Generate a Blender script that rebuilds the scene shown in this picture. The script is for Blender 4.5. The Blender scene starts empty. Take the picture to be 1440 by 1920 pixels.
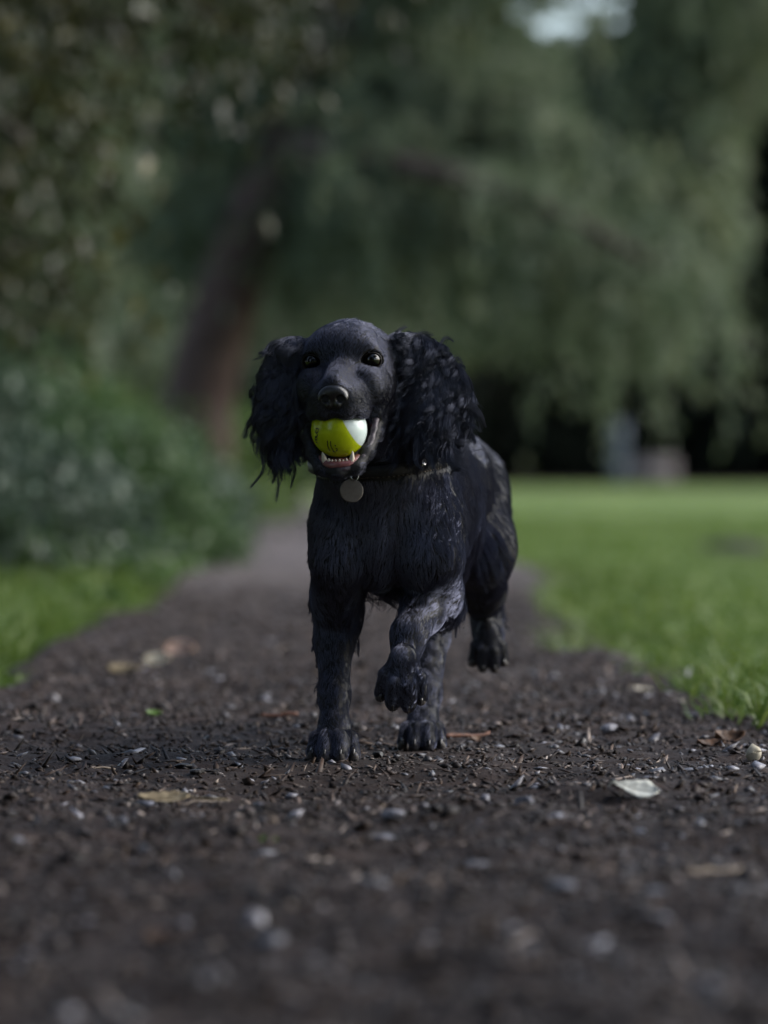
import bpy, math, random
import numpy as np
from math import radians, sin, cos, pi

rng = np.random.default_rng(7)
random.seed(7)
scene = bpy.context.scene
COL = scene.collection

# ------------------------------------------------------------------ camera
FPX, CAMH, HORIZ = 7312.0, 0.333, 890.0
cam_d = bpy.data.cameras.new('camera')
cam = bpy.data.objects.new('camera', cam_d)
COL.objects.link(cam)
cam.location = (0, 0, CAMH)
cam.rotation_euler = (radians(90), 0, 0)
cam_d.sensor_fit = 'HORIZONTAL'
cam_d.sensor_width = 24.0
cam_d.lens = FPX * 24.0 / 1440.0
cam_d.shift_y = -(960 - HORIZ) / 1440.0
cam_d.clip_start = 0.05
cam_d.clip_end = 900
cam_d.dof.use_dof = True
cam_d.dof.focus_distance = 4.40
cam_d.dof.aperture_fstop = 3.1
scene.camera = cam

# ------------------------------------------------------------------ light
SUN_EL, SUN_AZ = 33.0, 82.0          # azimuth clockwise from +Y: the brighter part of the clouds is at the right
world = bpy.data.worlds.new('World')
scene.world = world
world.use_nodes = True
wn = world.node_tree.nodes
wl = world.node_tree.links
bg = wn['Background']
sky = wn.new('ShaderNodeTexSky')
sky.sky_type = 'NISHITA'
sky.sun_disc = False
sky.sun_elevation = radians(SUN_EL)
sky.sun_rotation = radians(SUN_AZ)
sky.air_density = 1.0
sky.dust_density = 1.0
sky.ozone_density = 1.0
hs = wn.new('ShaderNodeHueSaturation')
hs.inputs['Saturation'].default_value = 0.80
wl.new(sky.outputs[0], hs.inputs['Color'])
wl.new(hs.outputs[0], bg.inputs[0])
bg.inputs[1].default_value = 0.075
sun_d = bpy.data.lights.new('sun', 'SUN')
sun_d.energy = 1.3
sun_d.angle = radians(55)
sun_d.color = (1.0, 0.97, 0.92)
sun = bpy.data.objects.new('sun', sun_d)
COL.objects.link(sun)
sun.rotation_euler = (radians(90 - SUN_EL), 0, radians(180 - SUN_AZ))

vs = scene.view_settings
scene.display_settings.display_device = 'sRGB'
vs.view_transform = 'Standard'
vs.look = 'None'
vs.exposure = 1.85
vs.gamma = 1
vs.use_curve_mapping = False
scene.cycles.use_denoising = True
scene.cycles.max_bounces = 6
scene.cycles.transparent_max_bounces = 8


def P(px, py, Y):
    """World point at distance Y seen at photograph position (px, py)."""
    return np.array([(px - 720) * Y / FPX, Y, CAMH - (py - HORIZ) * Y / FPX])


# ------------------------------------------------------------------ helpers
def np_mesh(name, V, F, smooth=True):
    V = np.asarray(V, dtype=np.float32)
    me = bpy.data.meshes.new(name)
    if isinstance(F, np.ndarray):
        n, k = F.shape
        me.vertices.add(len(V))
        me.vertices.foreach_set('co', V.ravel())
        me.loops.add(n * k)
        me.loops.foreach_set('vertex_index', F.astype(np.int32).ravel())
        me.polygons.add(n)
        me.polygons.foreach_set('loop_start', np.arange(0, n * k, k, dtype=np.int32))
        me.update(calc_edges=True)
    else:
        me.from_pydata(V.tolist(), [], F)
        me.update()
    if smooth:
        me.polygons.foreach_set('use_smooth', np.ones(len(me.polygons), dtype=bool))
    me.validate()
    return me


def root_of(o):
    off = np.zeros(3)
    while o is not None:
        off += np.array(o.location)
        o = o.parent
    return off


def obj(name, V, F, mat, parent=None, loc=None, smooth=True, attr=None):
    """Link one mesh object; V is in world coordinates."""
    V = np.asarray(V, dtype=np.float64)
    base = root_of(parent) if parent is not None else np.array(loc if loc is not None else (0, 0, 0), dtype=float)
    me = np_mesh(name, V - base, F, smooth)
    if mat is not None:
        for m in (mat if isinstance(mat, (list, tuple)) else [mat]):
            me.materials.append(m)
    if attr is not None:
        a = me.attributes.new('rnd', 'FLOAT', 'FACE')
        a.data.foreach_set('value', np.asarray(attr, dtype=np.float32))
    o = bpy.data.objects.new(name, me)
    COL.objects.link(o)
    if parent is not None:
        o.parent = parent
    elif loc is not None:
        o.location = loc
    return o


def empty(name, loc):
    o = bpy.data.objects.new(name, None)
    COL.objects.link(o)
    o.location = loc
    o.empty_display_size = 0.05
    return o


def tag(o, label, cat, group=None):
    o['label'] = label
    o['category'] = cat
    if group:
        o['group'] = group
    return o


def kind(o, k):
    o['kind'] = k
    return o


def material(name, rough=0.6, spec=0.5, base=(0.5, 0.5, 0.5), metallic=0.0, coat=0.0):
    m = bpy.data.materials.new(name)
    m.use_nodes = True
    b = m.node_tree.nodes['Principled BSDF']
    b.inputs['Base Color'].default_value = (*base, 1)
    b.inputs['Roughness'].default_value = rough
    b.inputs['Specular IOR Level'].default_value = spec
    b.inputs['Metallic'].default_value = metallic
    b.inputs['Coat Weight'].default_value = coat
    return m


def bsdf(m):
    return m.node_tree.nodes['Principled BSDF']


def ramp(m, stops, fac=None):
    r = m.node_tree.nodes.new('ShaderNodeValToRGB')
    cr = r.color_ramp
    while len(cr.elements) > 1:
        cr.elements.remove(cr.elements[-1])
    cr.elements[0].position = stops[0][0]
    cr.elements[0].color = (*stops[0][1], 1)
    for p, c in stops[1:]:
        e = cr.elements.new(p)
        e.color = (*c, 1)
    if fac is not None:
        m.node_tree.links.new(fac, r.inputs[0])
    return r


def noise(m, scale, detail=6, rough=0.6, vec=None):
    n = m.node_tree.nodes.new('ShaderNodeTexNoise')
    n.inputs['Scale'].default_value = scale
    n.inputs['Detail'].default_value = detail
    n.inputs['Roughness'].default_value = rough
    if vec is None:
        tc = m.node_tree.nodes.new('ShaderNodeTexCoord')
        vec = tc.outputs['Object']
    m.node_tree.links.new(vec, n.inputs['Vector'])
    return n


def bump(m, height, strength=0.5, dist=0.002):
    b = m.node_tree.nodes.new('ShaderNodeBump')
    b.inputs['Strength'].default_value = strength
    b.inputs['Distance'].default_value = dist
    m.node_tree.links.new(height, b.inputs['Height'])
    m.node_tree.links.new(b.outputs[0], bsdf(m).inputs['Normal'])
    return b


def noisy(name, stops, scale=20, rough=0.7, spec=0.4, bump_s=0.5, bump_d=0.003, bump_scale=None):
    m = material(name, rough, spec)
    n = noise(m, scale)
    r = ramp(m, stops, n.outputs['Fac'])
    m.node_tree.links.new(r.outputs[0], bsdf(m).inputs['Base Color'])
    if bump_s:
        nb = noise(m, bump_scale or scale * 3)
        bump(m, nb.outputs['Fac'], bump_s, bump_d)
    return m


def leaf_material(name, stops, rough=0.42, spec=0.5, trans=0.3):
    """Leaves: colour picked per leaf by the 'rnd' attribute, some light comes through."""
    m = material(name, rough, spec)
    nt = m.node_tree
    at = nt.nodes.new('ShaderNodeAttribute')
    at.attribute_name = 'rnd'
    r = ramp(m, stops, at.outputs['Fac'])
    nt.links.new(r.outputs[0], bsdf(m).inputs['Base Color'])
    tr = nt.nodes.new('ShaderNodeBsdfTranslucent')
    nt.links.new(r.outputs[0], tr.inputs['Color'])
    mx = nt.nodes.new('ShaderNodeMixShader')
    mx.inputs[0].default_value = trans
    nt.links.new(bsdf(m).outputs[0], mx.inputs[1])
    nt.links.new(tr.outputs[0], mx.inputs[2])
    nt.links.new(mx.outputs[0], nt.nodes['Material Output'].inputs['Surface'])
    return m


def unit(v):
    v = np.asarray(v, dtype=float)
    return v / np.maximum(np.linalg.norm(v, axis=-1, keepdims=True), 1e-9)


def tube(points, radii, seg=8, caps=True):
    """Tapered tube along points: V, F(list)."""
    Pn = np.asarray(points, dtype=float)
    n = len(Pn)
    R = np.broadcast_to(np.asarray(radii, dtype=float), (n,))
    T = unit(np.gradient(Pn, axis=0))
    up = np.array([0.0, 0.0, 1.0]) if abs(T[0][2]) < 0.9 else np.array([1.0, 0, 0])
    V = []
    u = unit(np.cross(up, T[0]))
    for i in range(n):
        u = unit(u - T[i] * np.dot(u, T[i]))
        w = np.cross(T[i], u)
        a = np.linspace(0, 2 * pi, seg, endpoint=False)
        V.append(Pn[i] + R[i] * (np.cos(a)[:, None] * u + np.sin(a)[:, None] * w))
    V = np.concatenate(V)
    F = []
    for i in range(n - 1):
        for j in range(seg):
            a, b = i * seg + j, i * seg + (j + 1) % seg
            F.append((a, b, b + seg, a + seg))
    if caps:
        F.append(tuple(range(seg))[::-1])
        F.append(tuple(range((n - 1) * seg, n * seg)))
    return V, F


def join(parts):
    V, F, o = [], [], 0
    for v, f in parts:
        V.append(np.asarray(v, dtype=float))
        F += [tuple(i + o for i in q) for q in f]
        o += len(v)
    return np.concatenate(V), F


def ellipsoid(c, r, seg=16, rings=10, R=None):
    V, F = [], []
    for i in range(rings + 1):
        th = pi * i / rings
        for j in range(seg):
            ph = 2 * pi * j / seg
            V.append((sin(th) * cos(ph), sin(th) * sin(ph), cos(th)))
    V = np.array(V) * np.asarray(r)
    if R is not None:
        V = V @ np.asarray(R).T
    V = V + np.asarray(c)
    for i in range(rings):
        for j in range(seg):
            a, b = i * seg + j, i * seg + (j + 1) % seg
            if i == 0:
                F.append((a, a + seg, b + seg))
            elif i == rings - 1:
                F.append((a, a + seg, b))
            else:
                F.append((a, a + seg, b + seg, b))
    return V, F


def leaf_cards(C, D, N, L, W, fold=0.25):
    """Many folded leaf blades: base C, direction D, normal N, length L, width W -> V, F, two faces per leaf."""
    C, D, N = np.asarray(C, float), unit(D), np.asarray(N, float)
    S = unit(np.cross(D, N))
    N = np.cross(S, D)
    L = np.asarray(L, float).reshape(-1, 1)
    W = np.asarray(W, float).reshape(-1, 1)
    mid = C + D * L * 0.45
    a = C
    b = mid + S * W * 0.5 + N * W * fold
    c = C + D * L - N * L * 0.12
    d = mid - S * W * 0.5 + N * W * fold
    V = np.stack([a, b, c, d], 1).reshape(-1, 3)
    n = len(C)
    i = np.arange(n)[:, None] * 4
    F = np.concatenate([i + np.array([0, 1, 2]), i + np.array([0, 2, 3])], 1).reshape(-1, 3)
    return V, F


def smooth_line(pts, n):
    pts = np.asarray(pts, float)
    t = np.concatenate([[0], np.cumsum(np.linalg.norm(np.diff(pts, axis=0), axis=1))])
    q = np.linspace(0, t[-1], n)
    out = np.stack([np.interp(q, t, pts[:, i]) for i in range(3)], -1)
    for _ in range(3):
        out[1:-1] = (out[:-2] + 2 * out[1:-1] + out[2:]) / 4
    return out


def rand_dirs(n, g=rng):
    return unit(g.normal(size=(n, 3)))


def vnoise(x, y, f, seed=0):
    """Cheap smooth value noise in [-1,1] on arrays."""
    x = np.asarray(x, float) * f
    y = np.asarray(y, float) * f
    xi, yi = np.floor(x).astype(np.int64), np.floor(y).astype(np.int64)
    fx, fy = x - xi, y - yi
    fx, fy = fx * fx * (3 - 2 * fx), fy * fy * (3 - 2 * fy)

    def h(a, b):
        k = (a * 374761393 + b * 668265263 + seed * 974711) & 0xffffffff
        k = ((k ^ (k >> 13)) * 1274126177) & 0xffffffff
        return ((k ^ (k >> 16)) & 0xffff) / 32767.5 - 1
    return (h(xi, yi) * (1 - fx) + h(xi + 1, yi) * fx) * (1 - fy) + (h(xi, yi + 1) * (1 - fx) + h(xi + 1, yi + 1) * fx) * fy


# ================================================================== SETTING
EY = np.array([0.5, 2.0, 3.2, 4.5, 5.5, 6.1, 7.0, 8.0, 9.4, 11.1, 13.2, 14.8, 17.0, 20.3, 27, 34.8, 48, 69, 100])
EL = np.array([-1.2, -1.1, -1.0, -0.85, -0.72, -0.60, -0.61, -0.60, -0.62, -0.68, -0.70, -0.72, -0.75, -0.80, -0.90, -1.05, -1.35, -1.7, -2.6])
ER = np.array([1.25, 1.1, 0.95, 0.75, 0.55, 0.50, 0.44, 0.39, 0.44, 0.56, 0.575, 0.47, 0.40, 0.25, -0.20, -0.57, -0.95, -1.4, -2.4])


def path_l(y):
    return np.interp(y, EY, EL) + 0.05 * vnoise(y, y * 0, 1.7, 3) + 0.03 * vnoise(y, y * 0, 5.0, 4)


def path_r(y):
    return np.interp(y, EY, ER) + 0.05 * vnoise(y, y * 0, 1.9, 5) + 0.03 * vnoise(y, y * 0, 4.7, 6)


def path_z(x, y):
    x, y = np.asarray(x, float), np.asarray(y, float)
    calm = 1 - 0.85 * np.exp(-((x - 0.0) / 0.22) ** 2 - ((y - 4.57) / 0.30) ** 2)     # trodden flat where the dog lands
    z = 0.009 * vnoise(x, y, 3.0, 11) + 0.009 * vnoise(x, y, 8.0, 12) + 0.005 * vnoise(x, y, 27.0, 13) + 0.003 * vnoise(x, y, 80.0, 14)
    z = z * calm
    return z


# --- materials of the ground
m_soil = noisy('wet_soil', [(0.3, (0.009, 0.005, 0.0035)), (0.55, (0.025, 0.015, 0.011)), (0.75, (0.058, 0.038, 0.030))], 14, 0.75, 0.22, 0.8, 0.004, 160)
nt = m_soil.node_tree                          # paler further along: dry compacted earth, with the brighter light there painted in
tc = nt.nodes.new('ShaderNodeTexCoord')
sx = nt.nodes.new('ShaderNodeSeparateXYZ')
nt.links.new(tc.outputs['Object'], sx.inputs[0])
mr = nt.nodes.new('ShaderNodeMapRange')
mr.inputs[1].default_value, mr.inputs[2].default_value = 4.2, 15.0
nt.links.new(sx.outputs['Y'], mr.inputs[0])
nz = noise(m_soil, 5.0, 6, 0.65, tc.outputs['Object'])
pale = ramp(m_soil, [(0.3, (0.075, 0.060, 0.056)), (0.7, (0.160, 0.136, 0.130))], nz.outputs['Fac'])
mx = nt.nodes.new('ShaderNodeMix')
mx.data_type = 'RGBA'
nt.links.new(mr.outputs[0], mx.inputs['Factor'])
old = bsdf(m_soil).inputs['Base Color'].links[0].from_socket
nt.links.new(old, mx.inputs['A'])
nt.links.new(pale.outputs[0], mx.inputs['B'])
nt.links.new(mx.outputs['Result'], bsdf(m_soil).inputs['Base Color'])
m_lawn = noisy('lawn_turf', [(0.3, (0.055, 0.095, 0.018)), (0.5, (0.120, 0.178, 0.036)), (0.72, (0.205, 0.250, 0.064))], 0.9, 0.8, 0.25, 0.9, 0.02, 60)
m_blade = leaf_material('grass_blade', [(0, (0.044, 0.092, 0.013)), (0.6, (0.110, 0.182, 0.028)), (1, (0.205, 0.255, 0.062))], 0.45, 0.4, 0.35)
m_chip = None

# ground: one big turf sheet to the horizon
xs = np.concatenate([np.linspace(-400, -20, 14), np.linspace(-16, 16, 65), np.linspace(20, 400, 14)])
ys = np.concatenate([np.linspace(-60, -2, 12), np.linspace(0, 40, 81), np.linspace(45, 700, 30)])
gx, gy = np.meshgrid(xs, ys, indexing='ij')
gz = 0.02 * vnoise(gx, gy, 0.7, 21) - 0.025
gz[(np.abs(gx) > 30) | (gy > 60)] = -0.02
V = np.stack([gx, gy, gz], -1).reshape(-1, 3)
ii = np.arange(len(xs) - 1)[:, None] * len(ys) + np.arange(len(ys) - 1)[None, :]
F = np.stack([ii, ii + len(ys), ii + len(ys) + 1, ii + 1], -1).reshape(-1, 4)
kind(obj('lawn', V, F, m_lawn), 'structure')

# path: dirt strip whose rim dips below the turf
ys = np.concatenate([np.linspace(1.2, 2.0, 30), np.linspace(2.01, 8.0, 560), np.linspace(8.05, 16, 160), np.linspace(16.3, 95, 150)])
ts = np.linspace(0, 1, 136)
yy, tt = np.meshgrid(ys, ts, indexing='ij')
l_, r_ = path_l(ys)[:, None] - 0.08, path_r(ys)[:, None] + 0.08
xx = l_ + (r_ - l_) * tt
zz = path_z(xx, yy)
rim = np.minimum(xx - l_, r_ - xx)
zz = zz + 0.004 - 0.07 * np.clip(1 - rim / 0.10, 0, 1) ** 2
V = np.stack([xx, yy, zz], -1).reshape(-1, 3)
nn = len(ts)
ii = np.arange(len(ys) - 1)[:, None] * nn + np.arange(nn - 1)[None, :]
F = np.stack([ii, ii + nn, ii + nn + 1, ii + 1], -1).reshape(-1, 4)[:, ::-1]
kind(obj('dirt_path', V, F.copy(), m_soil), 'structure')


# leaf-strewn bare earth where the lawn ends, dark brown also for the trees' shade
xs = np.linspace(-90, 120, 106)
ys = np.concatenate([[0.0], np.linspace(0.6, 90, 40)])
gx, gt = np.meshgrid(xs, ys, indexing='ij')
m_floor = noisy('woodland_floor', [(0.3, (0.012, 0.009, 0.007)), (0.6, (0.034, 0.025, 0.019)), (0.8, (0.060, 0.046, 0.036))], 1.4, 0.9, 0.15, 0.8, 0.03, 12)
gyy = 108 + 1.6 * vnoise(gx, gx * 0, 0.22, 71) + gt
V = np.stack([gx, gyy, np.where(gt == 0, -0.03, 0.012)], -1).reshape(-1, 3)
ii = np.arange(len(xs) - 1)[:, None] * len(ys) + np.arange(len(ys) - 1)[None, :]
F = np.stack([ii, ii + len(ys), ii + len(ys) + 1, ii + 1], -1).reshape(-1, 4)
kind(obj('woodland_floor', V, F, m_floor), 'structure')

# ================================================================== GROUND COVER
def ground_at(px, py):
    Y = CAMH * FPX / (py - HORIZ)
    return np.array([(px - 720) * Y / FPX, Y, 0.0])


def scatter_path(n, y0, y1, power=1.0):
    """Random places on the path, denser towards the near end."""
    y = y0 + (y1 - y0) * rng.random(n) ** power
    l, r = path_l(y) + 0.02, path_r(y) - 0.02
    half = np.maximum(0.85, y * 0.11)
    l, r = np.maximum(l, -half), np.minimum(r, half)
    x = l + (r - l) * rng.random(n)
    return x, y


ICO = None


def chips(x, y, size, flat, elong):
    """Angular crumbs: squashed, jittered octahedra-like pieces (8 faces each)."""
    n = len(x)
    base = np.array([[1, 0, 0], [0.3, 0.9, 0.1], [-0.8, 0.5, 0], [-0.9, -0.4, 0.1], [0.2, -1, 0], [0, 0, 1.0], [0.1, 0, -1]], float)
    v = base[None] * (1 + 0.35 * rng.normal(size=(n, 7, 3)).clip(-1.6, 1.6) * 0.8)
    v[:, :, 0] *= elong[:, None]
    v[:, :, 2] *= flat[:, None]
    tilt = rng.normal(size=n) * 0.40
    ct, st_ = np.cos(tilt)[:, None], np.sin(tilt)[:, None]
    X, Z = v[:, :, 0] * ct - v[:, :, 2] * st_, v[:, :, 0] * st_ + v[:, :, 2] * ct
    a = rng.random(n) * 2 * pi
    ca, sa = np.cos(a)[:, None], np.sin(a)[:, None]
    V = np.stack([X * ca - v[:, :, 1] * sa, X * sa + v[:, :, 1] * ca, Z], -1) * size[:, None, None]
    z = path_z(x, y) + 0.004 + size * flat * 0.35
    V = V + np.stack([x, y, z], -1)[:, None, :]
    f = []
    for i in range(5):
        j = (i + 1) % 5
        f += [(i, j, 5), (j, i, 6)]
    f = np.array(f)
    F = (np.arange(n)[:, None, None] * 7 + f[None]).reshape(-1, 3)
    return V.reshape(-1, 3), F


def chip_material(name, stops, rough, spec):
    m = material(name, rough, spec)
    at = m.node_tree.nodes.new('ShaderNodeAttribute')
    at.attribute_name = 'rnd'
    r = ramp(m, stops, at.outputs['Fac'])
    nz = noise(m, 260)
    mx = m.node_tree.nodes.new('ShaderNodeMix')
    mx.data_type = 'RGBA'
    mx.blend_type = 'MULTIPLY'
    mx.inputs['Factor'].default_value = 0.6
    r2 = ramp(m, [(0.3, (0.5, 0.5, 0.5)), (0.7, (1.25, 1.25, 1.25))], nz.outputs['Fac'])
    m.node_tree.links.new(r.outputs[0], mx.inputs['A'])
    m.node_tree.links.new(r2.outputs[0], mx.inputs['B'])
    m.node_tree.links.new(mx.outputs['Result'], bsdf(m).inputs['Base Color'])
    bump(m, nz.outputs['Fac'], 0.5, 0.001)
    return m


m_grit = chip_material('soil_crumbs', [(0, (0.007, 0.004, 0.0027)), (0.5, (0.022, 0.0125, 0.009)), (0.80, (0.053, 0.034, 0.026)), (0.93, (0.090, 0.072, 0.065)), (1.0, (0.24, 0.21, 0.20))], 0.62, 0.30)
m_wood = chip_material('bark_mulch', [(0, (0.007, 0.004, 0.003)), (0.45, (0.028, 0.016, 0.011)), (0.78, (0.066, 0.041, 0.029)), (0.92, (0.16, 0.115, 0.09)), (1, (0.34, 0.28, 0.24))], 0.6, 0.30)
m_peb = chip_material('wet_pebbles', [(0, (0.034, 0.030, 0.032)), (0.5, (0.100, 0.094, 0.104)), (1, (0.31, 0.30, 0.335))], 0.42, 0.45)

# fine crumbs of soil and grit
x, y = scatter_path(56000, 2.1, 11.0, 1.75)
s = 0.0016 + 0.0024 * rng.random(len(x)) ** 2 + 0.0009 * (y > 5)
V, F = chips(x, y, s, 0.30 + 0.4 * rng.random(len(x)), 1 + 0.9 * rng.random(len(x)))
kind(obj('soil_crumbs', V, F, m_grit, None, None, False, np.repeat(rng.random(len(x)), 10)), 'stuff')
# clods and lumps of dark soil between them
x, y = scatter_path(2400, 2.1, 11.5, 1.5)
s = 0.0035 + 0.006 * rng.random(len(x)) ** 2.5
V, F = chips(x, y, s, 0.4 + 0.3 * rng.random(len(x)), 1 + 0.7 * rng.random(len(x)))
kind(obj('soil_clods', V, F, m_grit, None, None, False, np.repeat(0.75 * rng.random(len(x)), 10)), 'stuff')
# mulch: flat slivers of bark and rotten wood
x, y = scatter_path(28000, 2.1, 12.0, 1.7)
s = 0.0018 + 0.0030 * rng.random(len(x)) ** 2.2
V, F = chips(x, y, s, 0.22 + 0.25 * rng.random(len(x)), 1.8 + 4.2 * rng.random(len(x)) ** 1.5)
kind(obj('bark_mulch', V, F, m_wood, None, None, False, np.repeat(rng.random(len(x)), 10)), 'stuff')
# small pebbles, more of them right of the middle
x, y = scatter_path(3600, 2.1, 12.0, 1.1)
keep = rng.random(len(x)) < 0.30 + 0.70 * np.clip(x / (0.08 * y) * 0.6 + 0.35 + 0.5 * vnoise(x, y, 3, 41), 0, 1)
x, y = x[keep], y[keep]
s = 0.0024 + 0.0046 * rng.random(len(x)) ** 2.5
V, F = chips(x, y, s, 0.45 + 0.3 * rng.random(len(x)), 1 + 0.5 * rng.random(len(x)))
kind(obj('pebbles', V, F, m_peb, None, None, False, np.repeat(rng.random(len(x)) ** 1.6, 10)), 'stuff')

# flat flakes of stone trodden into the soil
x, y = scatter_path(2100, 2.0, 8.0, 1.6)
keep = rng.random(len(x)) < 0.25 + 0.75 * np.clip(0.45 + x / (0.09 * y) * 0.35 + 0.6 * vnoise(x, y, 2.5, 43), 0, 1)
x, y = x[keep], y[keep]
s = 0.004 + 0.008 * rng.random(len(x)) ** 2.6
V, F = chips(x, y, s, 0.20 + 0.22 * rng.random(len(x)), 1 + 0.8 * rng.random(len(x)))
kind(obj('stone_flakes', V, F, m_peb, None, None, False, np.repeat(rng.random(len(x)) ** 1.2, 10)), 'stuff')


def rock(name, c, r, mat, label, group=None, seed=0, tilt=0.0):
    g = np.random.default_rng(seed + 500)
    v, f = ellipsoid((0, 0, 0), (1, 1, 1), 12, 8)
    v = np.array(v)
    axes = unit(g.normal(size=(7, 3)))
    hs_ = 0.45 + 0.4 * g.random(7)
    for a, h in zip(axes, hs_):                 # knocked-off facets
        d = v @ a
        v = v - np.maximum(d - h, 0)[:, None] * a
    v *= np.array(r)
    a = g.random() * 6.28
    R = np.array([[cos(a), -sin(a), 0], [sin(a), cos(a), 0], [0, 0, 1]])
    c = np.array([c[0], c[1], float(path_z(c[0], c[1])) + 0.004])
    v = v @ R.T + c + np.array([0, 0, r[2] * 0.55])
    o = obj(name, v, f, mat, None, c, False, np.full(len(f), 0.5))
    return tag(o, label, 'stone', group)


def stone_mat(name, a, b, rough=0.4):
    return noisy(name, [(0.3, a), (0.7, b)], 140, rough, 0.45, 0.6, 0.001, 420)


ms_pale = stone_mat('pale_stone', (0.17, 0.165, 0.18), (0.29, 0.28, 0.31))
ms_grey = stone_mat('grey_stone', (0.085, 0.080, 0.088), (0.17, 0.16, 0.175))
ms_dark = stone_mat('dark_stone', (0.012, 0.011, 0.011), (0.030, 0.027, 0.026), 0.55)
STONES = [
    # px, py, width px, height px, material, label
    (735, 1541, 46, 20, ms_pale, 'pale grey pebble in the middle of the path below the hind paw'),
    (1046, 1557, 42, 17, ms_pale, 'whitish oval pebble below and left of the white leaf'),
    (1202, 1570, 46, 18, ms_grey, 'flat grey pebble straight below the white leaf'),
    (1328, 1866, 76, 36, ms_grey, 'large blurred grey stone in the bottom right corner'),
    (379, 1862, 36, 34, ms_pale, 'pale blurred round pebble at the bottom left of the path'),
    (893, 1618, 48, 16, ms_grey, 'flat grey pebble right of the middle, below the dog'),
    (1235, 1707, 56, 22, ms_grey, 'grey blurred stone below the pale stick on the right'),
    (1385, 1722, 34, 26, ms_grey, 'small grey pebble near the right edge under the pale stick'),
    (1052, 1695, 70, 22, ms_grey, 'broad flat grey stone in the lower right half of the path'),
    (35, 1590, 30, 14, ms_grey, 'single grey pebble at the left edge of the path'),
    (1145, 1375, 36, 24, ms_pale, 'pale lumpy stone on the path right of the dog'),
    (1037, 1270, 24, 20, ms_pale, 'small pale blurred pebble left of the cream leaf'),
    (1306, 1341, 22, 14, ms_pale, 'small white pebble at the edge of the right grass'),
    (802, 1614, 26, 12, ms_pale, 'little pale pebble in the middle of the path below the paws'),
    (505, 1778, 76, 22, ms_grey, 'long flat blurred stone at the bottom left of centre'),
    (1160, 1826, 40, 40, ms_grey, 'upright blurred grey stone left of the corner stone'),
    (709, 1423, 28, 16, ms_dark, 'small black clod lying between the two grounded paws'),
    (345, 1441, 36, 12, ms_dark, 'dark soil clod above the yellowish leaf'),
    (372, 1451, 34, 16, ms_dark, 'dark soil clod above the stem of the yellowish leaf'),
    (985, 1497, 46, 26, ms_grey, 'rough grey stone left of the white leaf'),
    (768, 1503, 22, 16, ms_pale, 'little bluish pebble just below the hind paw'),
    (940, 1430, 24, 9, ms_pale, 'thin pale pebble under the brown bark strip'),
    (1290, 1456, 40, 12, ms_grey, 'flat grey pebble between the white leaf and the curled shell'),
    (712, 1568, 54, 16, ms_grey, 'flat grey pebble just below the pale middle pebble'),
]
for i, (px, py, w, h, mt, lab) in enumerate(STONES):
    c = ground_at(px, py + h * 0.4)
    k_ = c[1] / FPX
    rock('stone' if mt is not ms_dark else 'soil_clod', c, (w * k_ / 2 * 1.15, w * k_ / 2 * 0.85, h * k_ * 0.5), mt, lab, 'stones and clods on the path', i)

# --- fallen leaves
m_lwhite = noisy('bleached_leaf', [(0.32, (0.42, 0.42, 0.36)), (0.5, (0.62, 0.62, 0.56)), (0.7, (0.70, 0.71, 0.64))], 120, 0.6, 0.35, 0.5, 0.001, 300)
m_lyel = noisy('yellowed_leaf', [(0.35, (0.13, 0.095, 0.050)), (0.6, (0.30, 0.24, 0.145)), (0.75, (0.42, 0.36, 0.25))], 110, 0.6, 0.35, 0.5, 0.001, 300)
m_lbrn = noisy('brown_leaf', [(0.35, (0.040, 0.020, 0.011)), (0.65, (0.120, 0.058, 0.027))], 110, 0.6, 0.35, 0.5, 0.001, 300)
m_lpale = noisy('pale_leaf', [(0.35, (0.42, 0.37, 0.27)), (0.65, (0.60, 0.54, 0.42))], 110, 0.6, 0.3, 0.4, 0.001, 300)
m_lpink = noisy('pinkish_leaf', [(0.35, (0.42, 0.26, 0.18)), (0.65, (0.62, 0.46, 0.38))], 110, 0.6, 0.3, 0.4, 0.001, 300)
m_lgrn = noisy('green_leaf', [(0.35, (0.06, 0.13, 0.012)), (0.65, (0.12, 0.21, 0.025))], 110, 0.5, 0.4, 0.3, 0.001, 300)
m_twig = noisy('twig_bark', [(0.3, (0.12, 0.09, 0.07)), (0.7, (0.30, 0.25, 0.20))], 160, 0.7, 0.3, 0.6, 0.001, 300)
m_strip = noisy('red_bark', [(0.3, (0.075, 0.030, 0.018)), (0.7, (0.16, 0.065, 0.035))], 120, 0.6, 0.35, 0.6, 0.001, 300)


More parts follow.
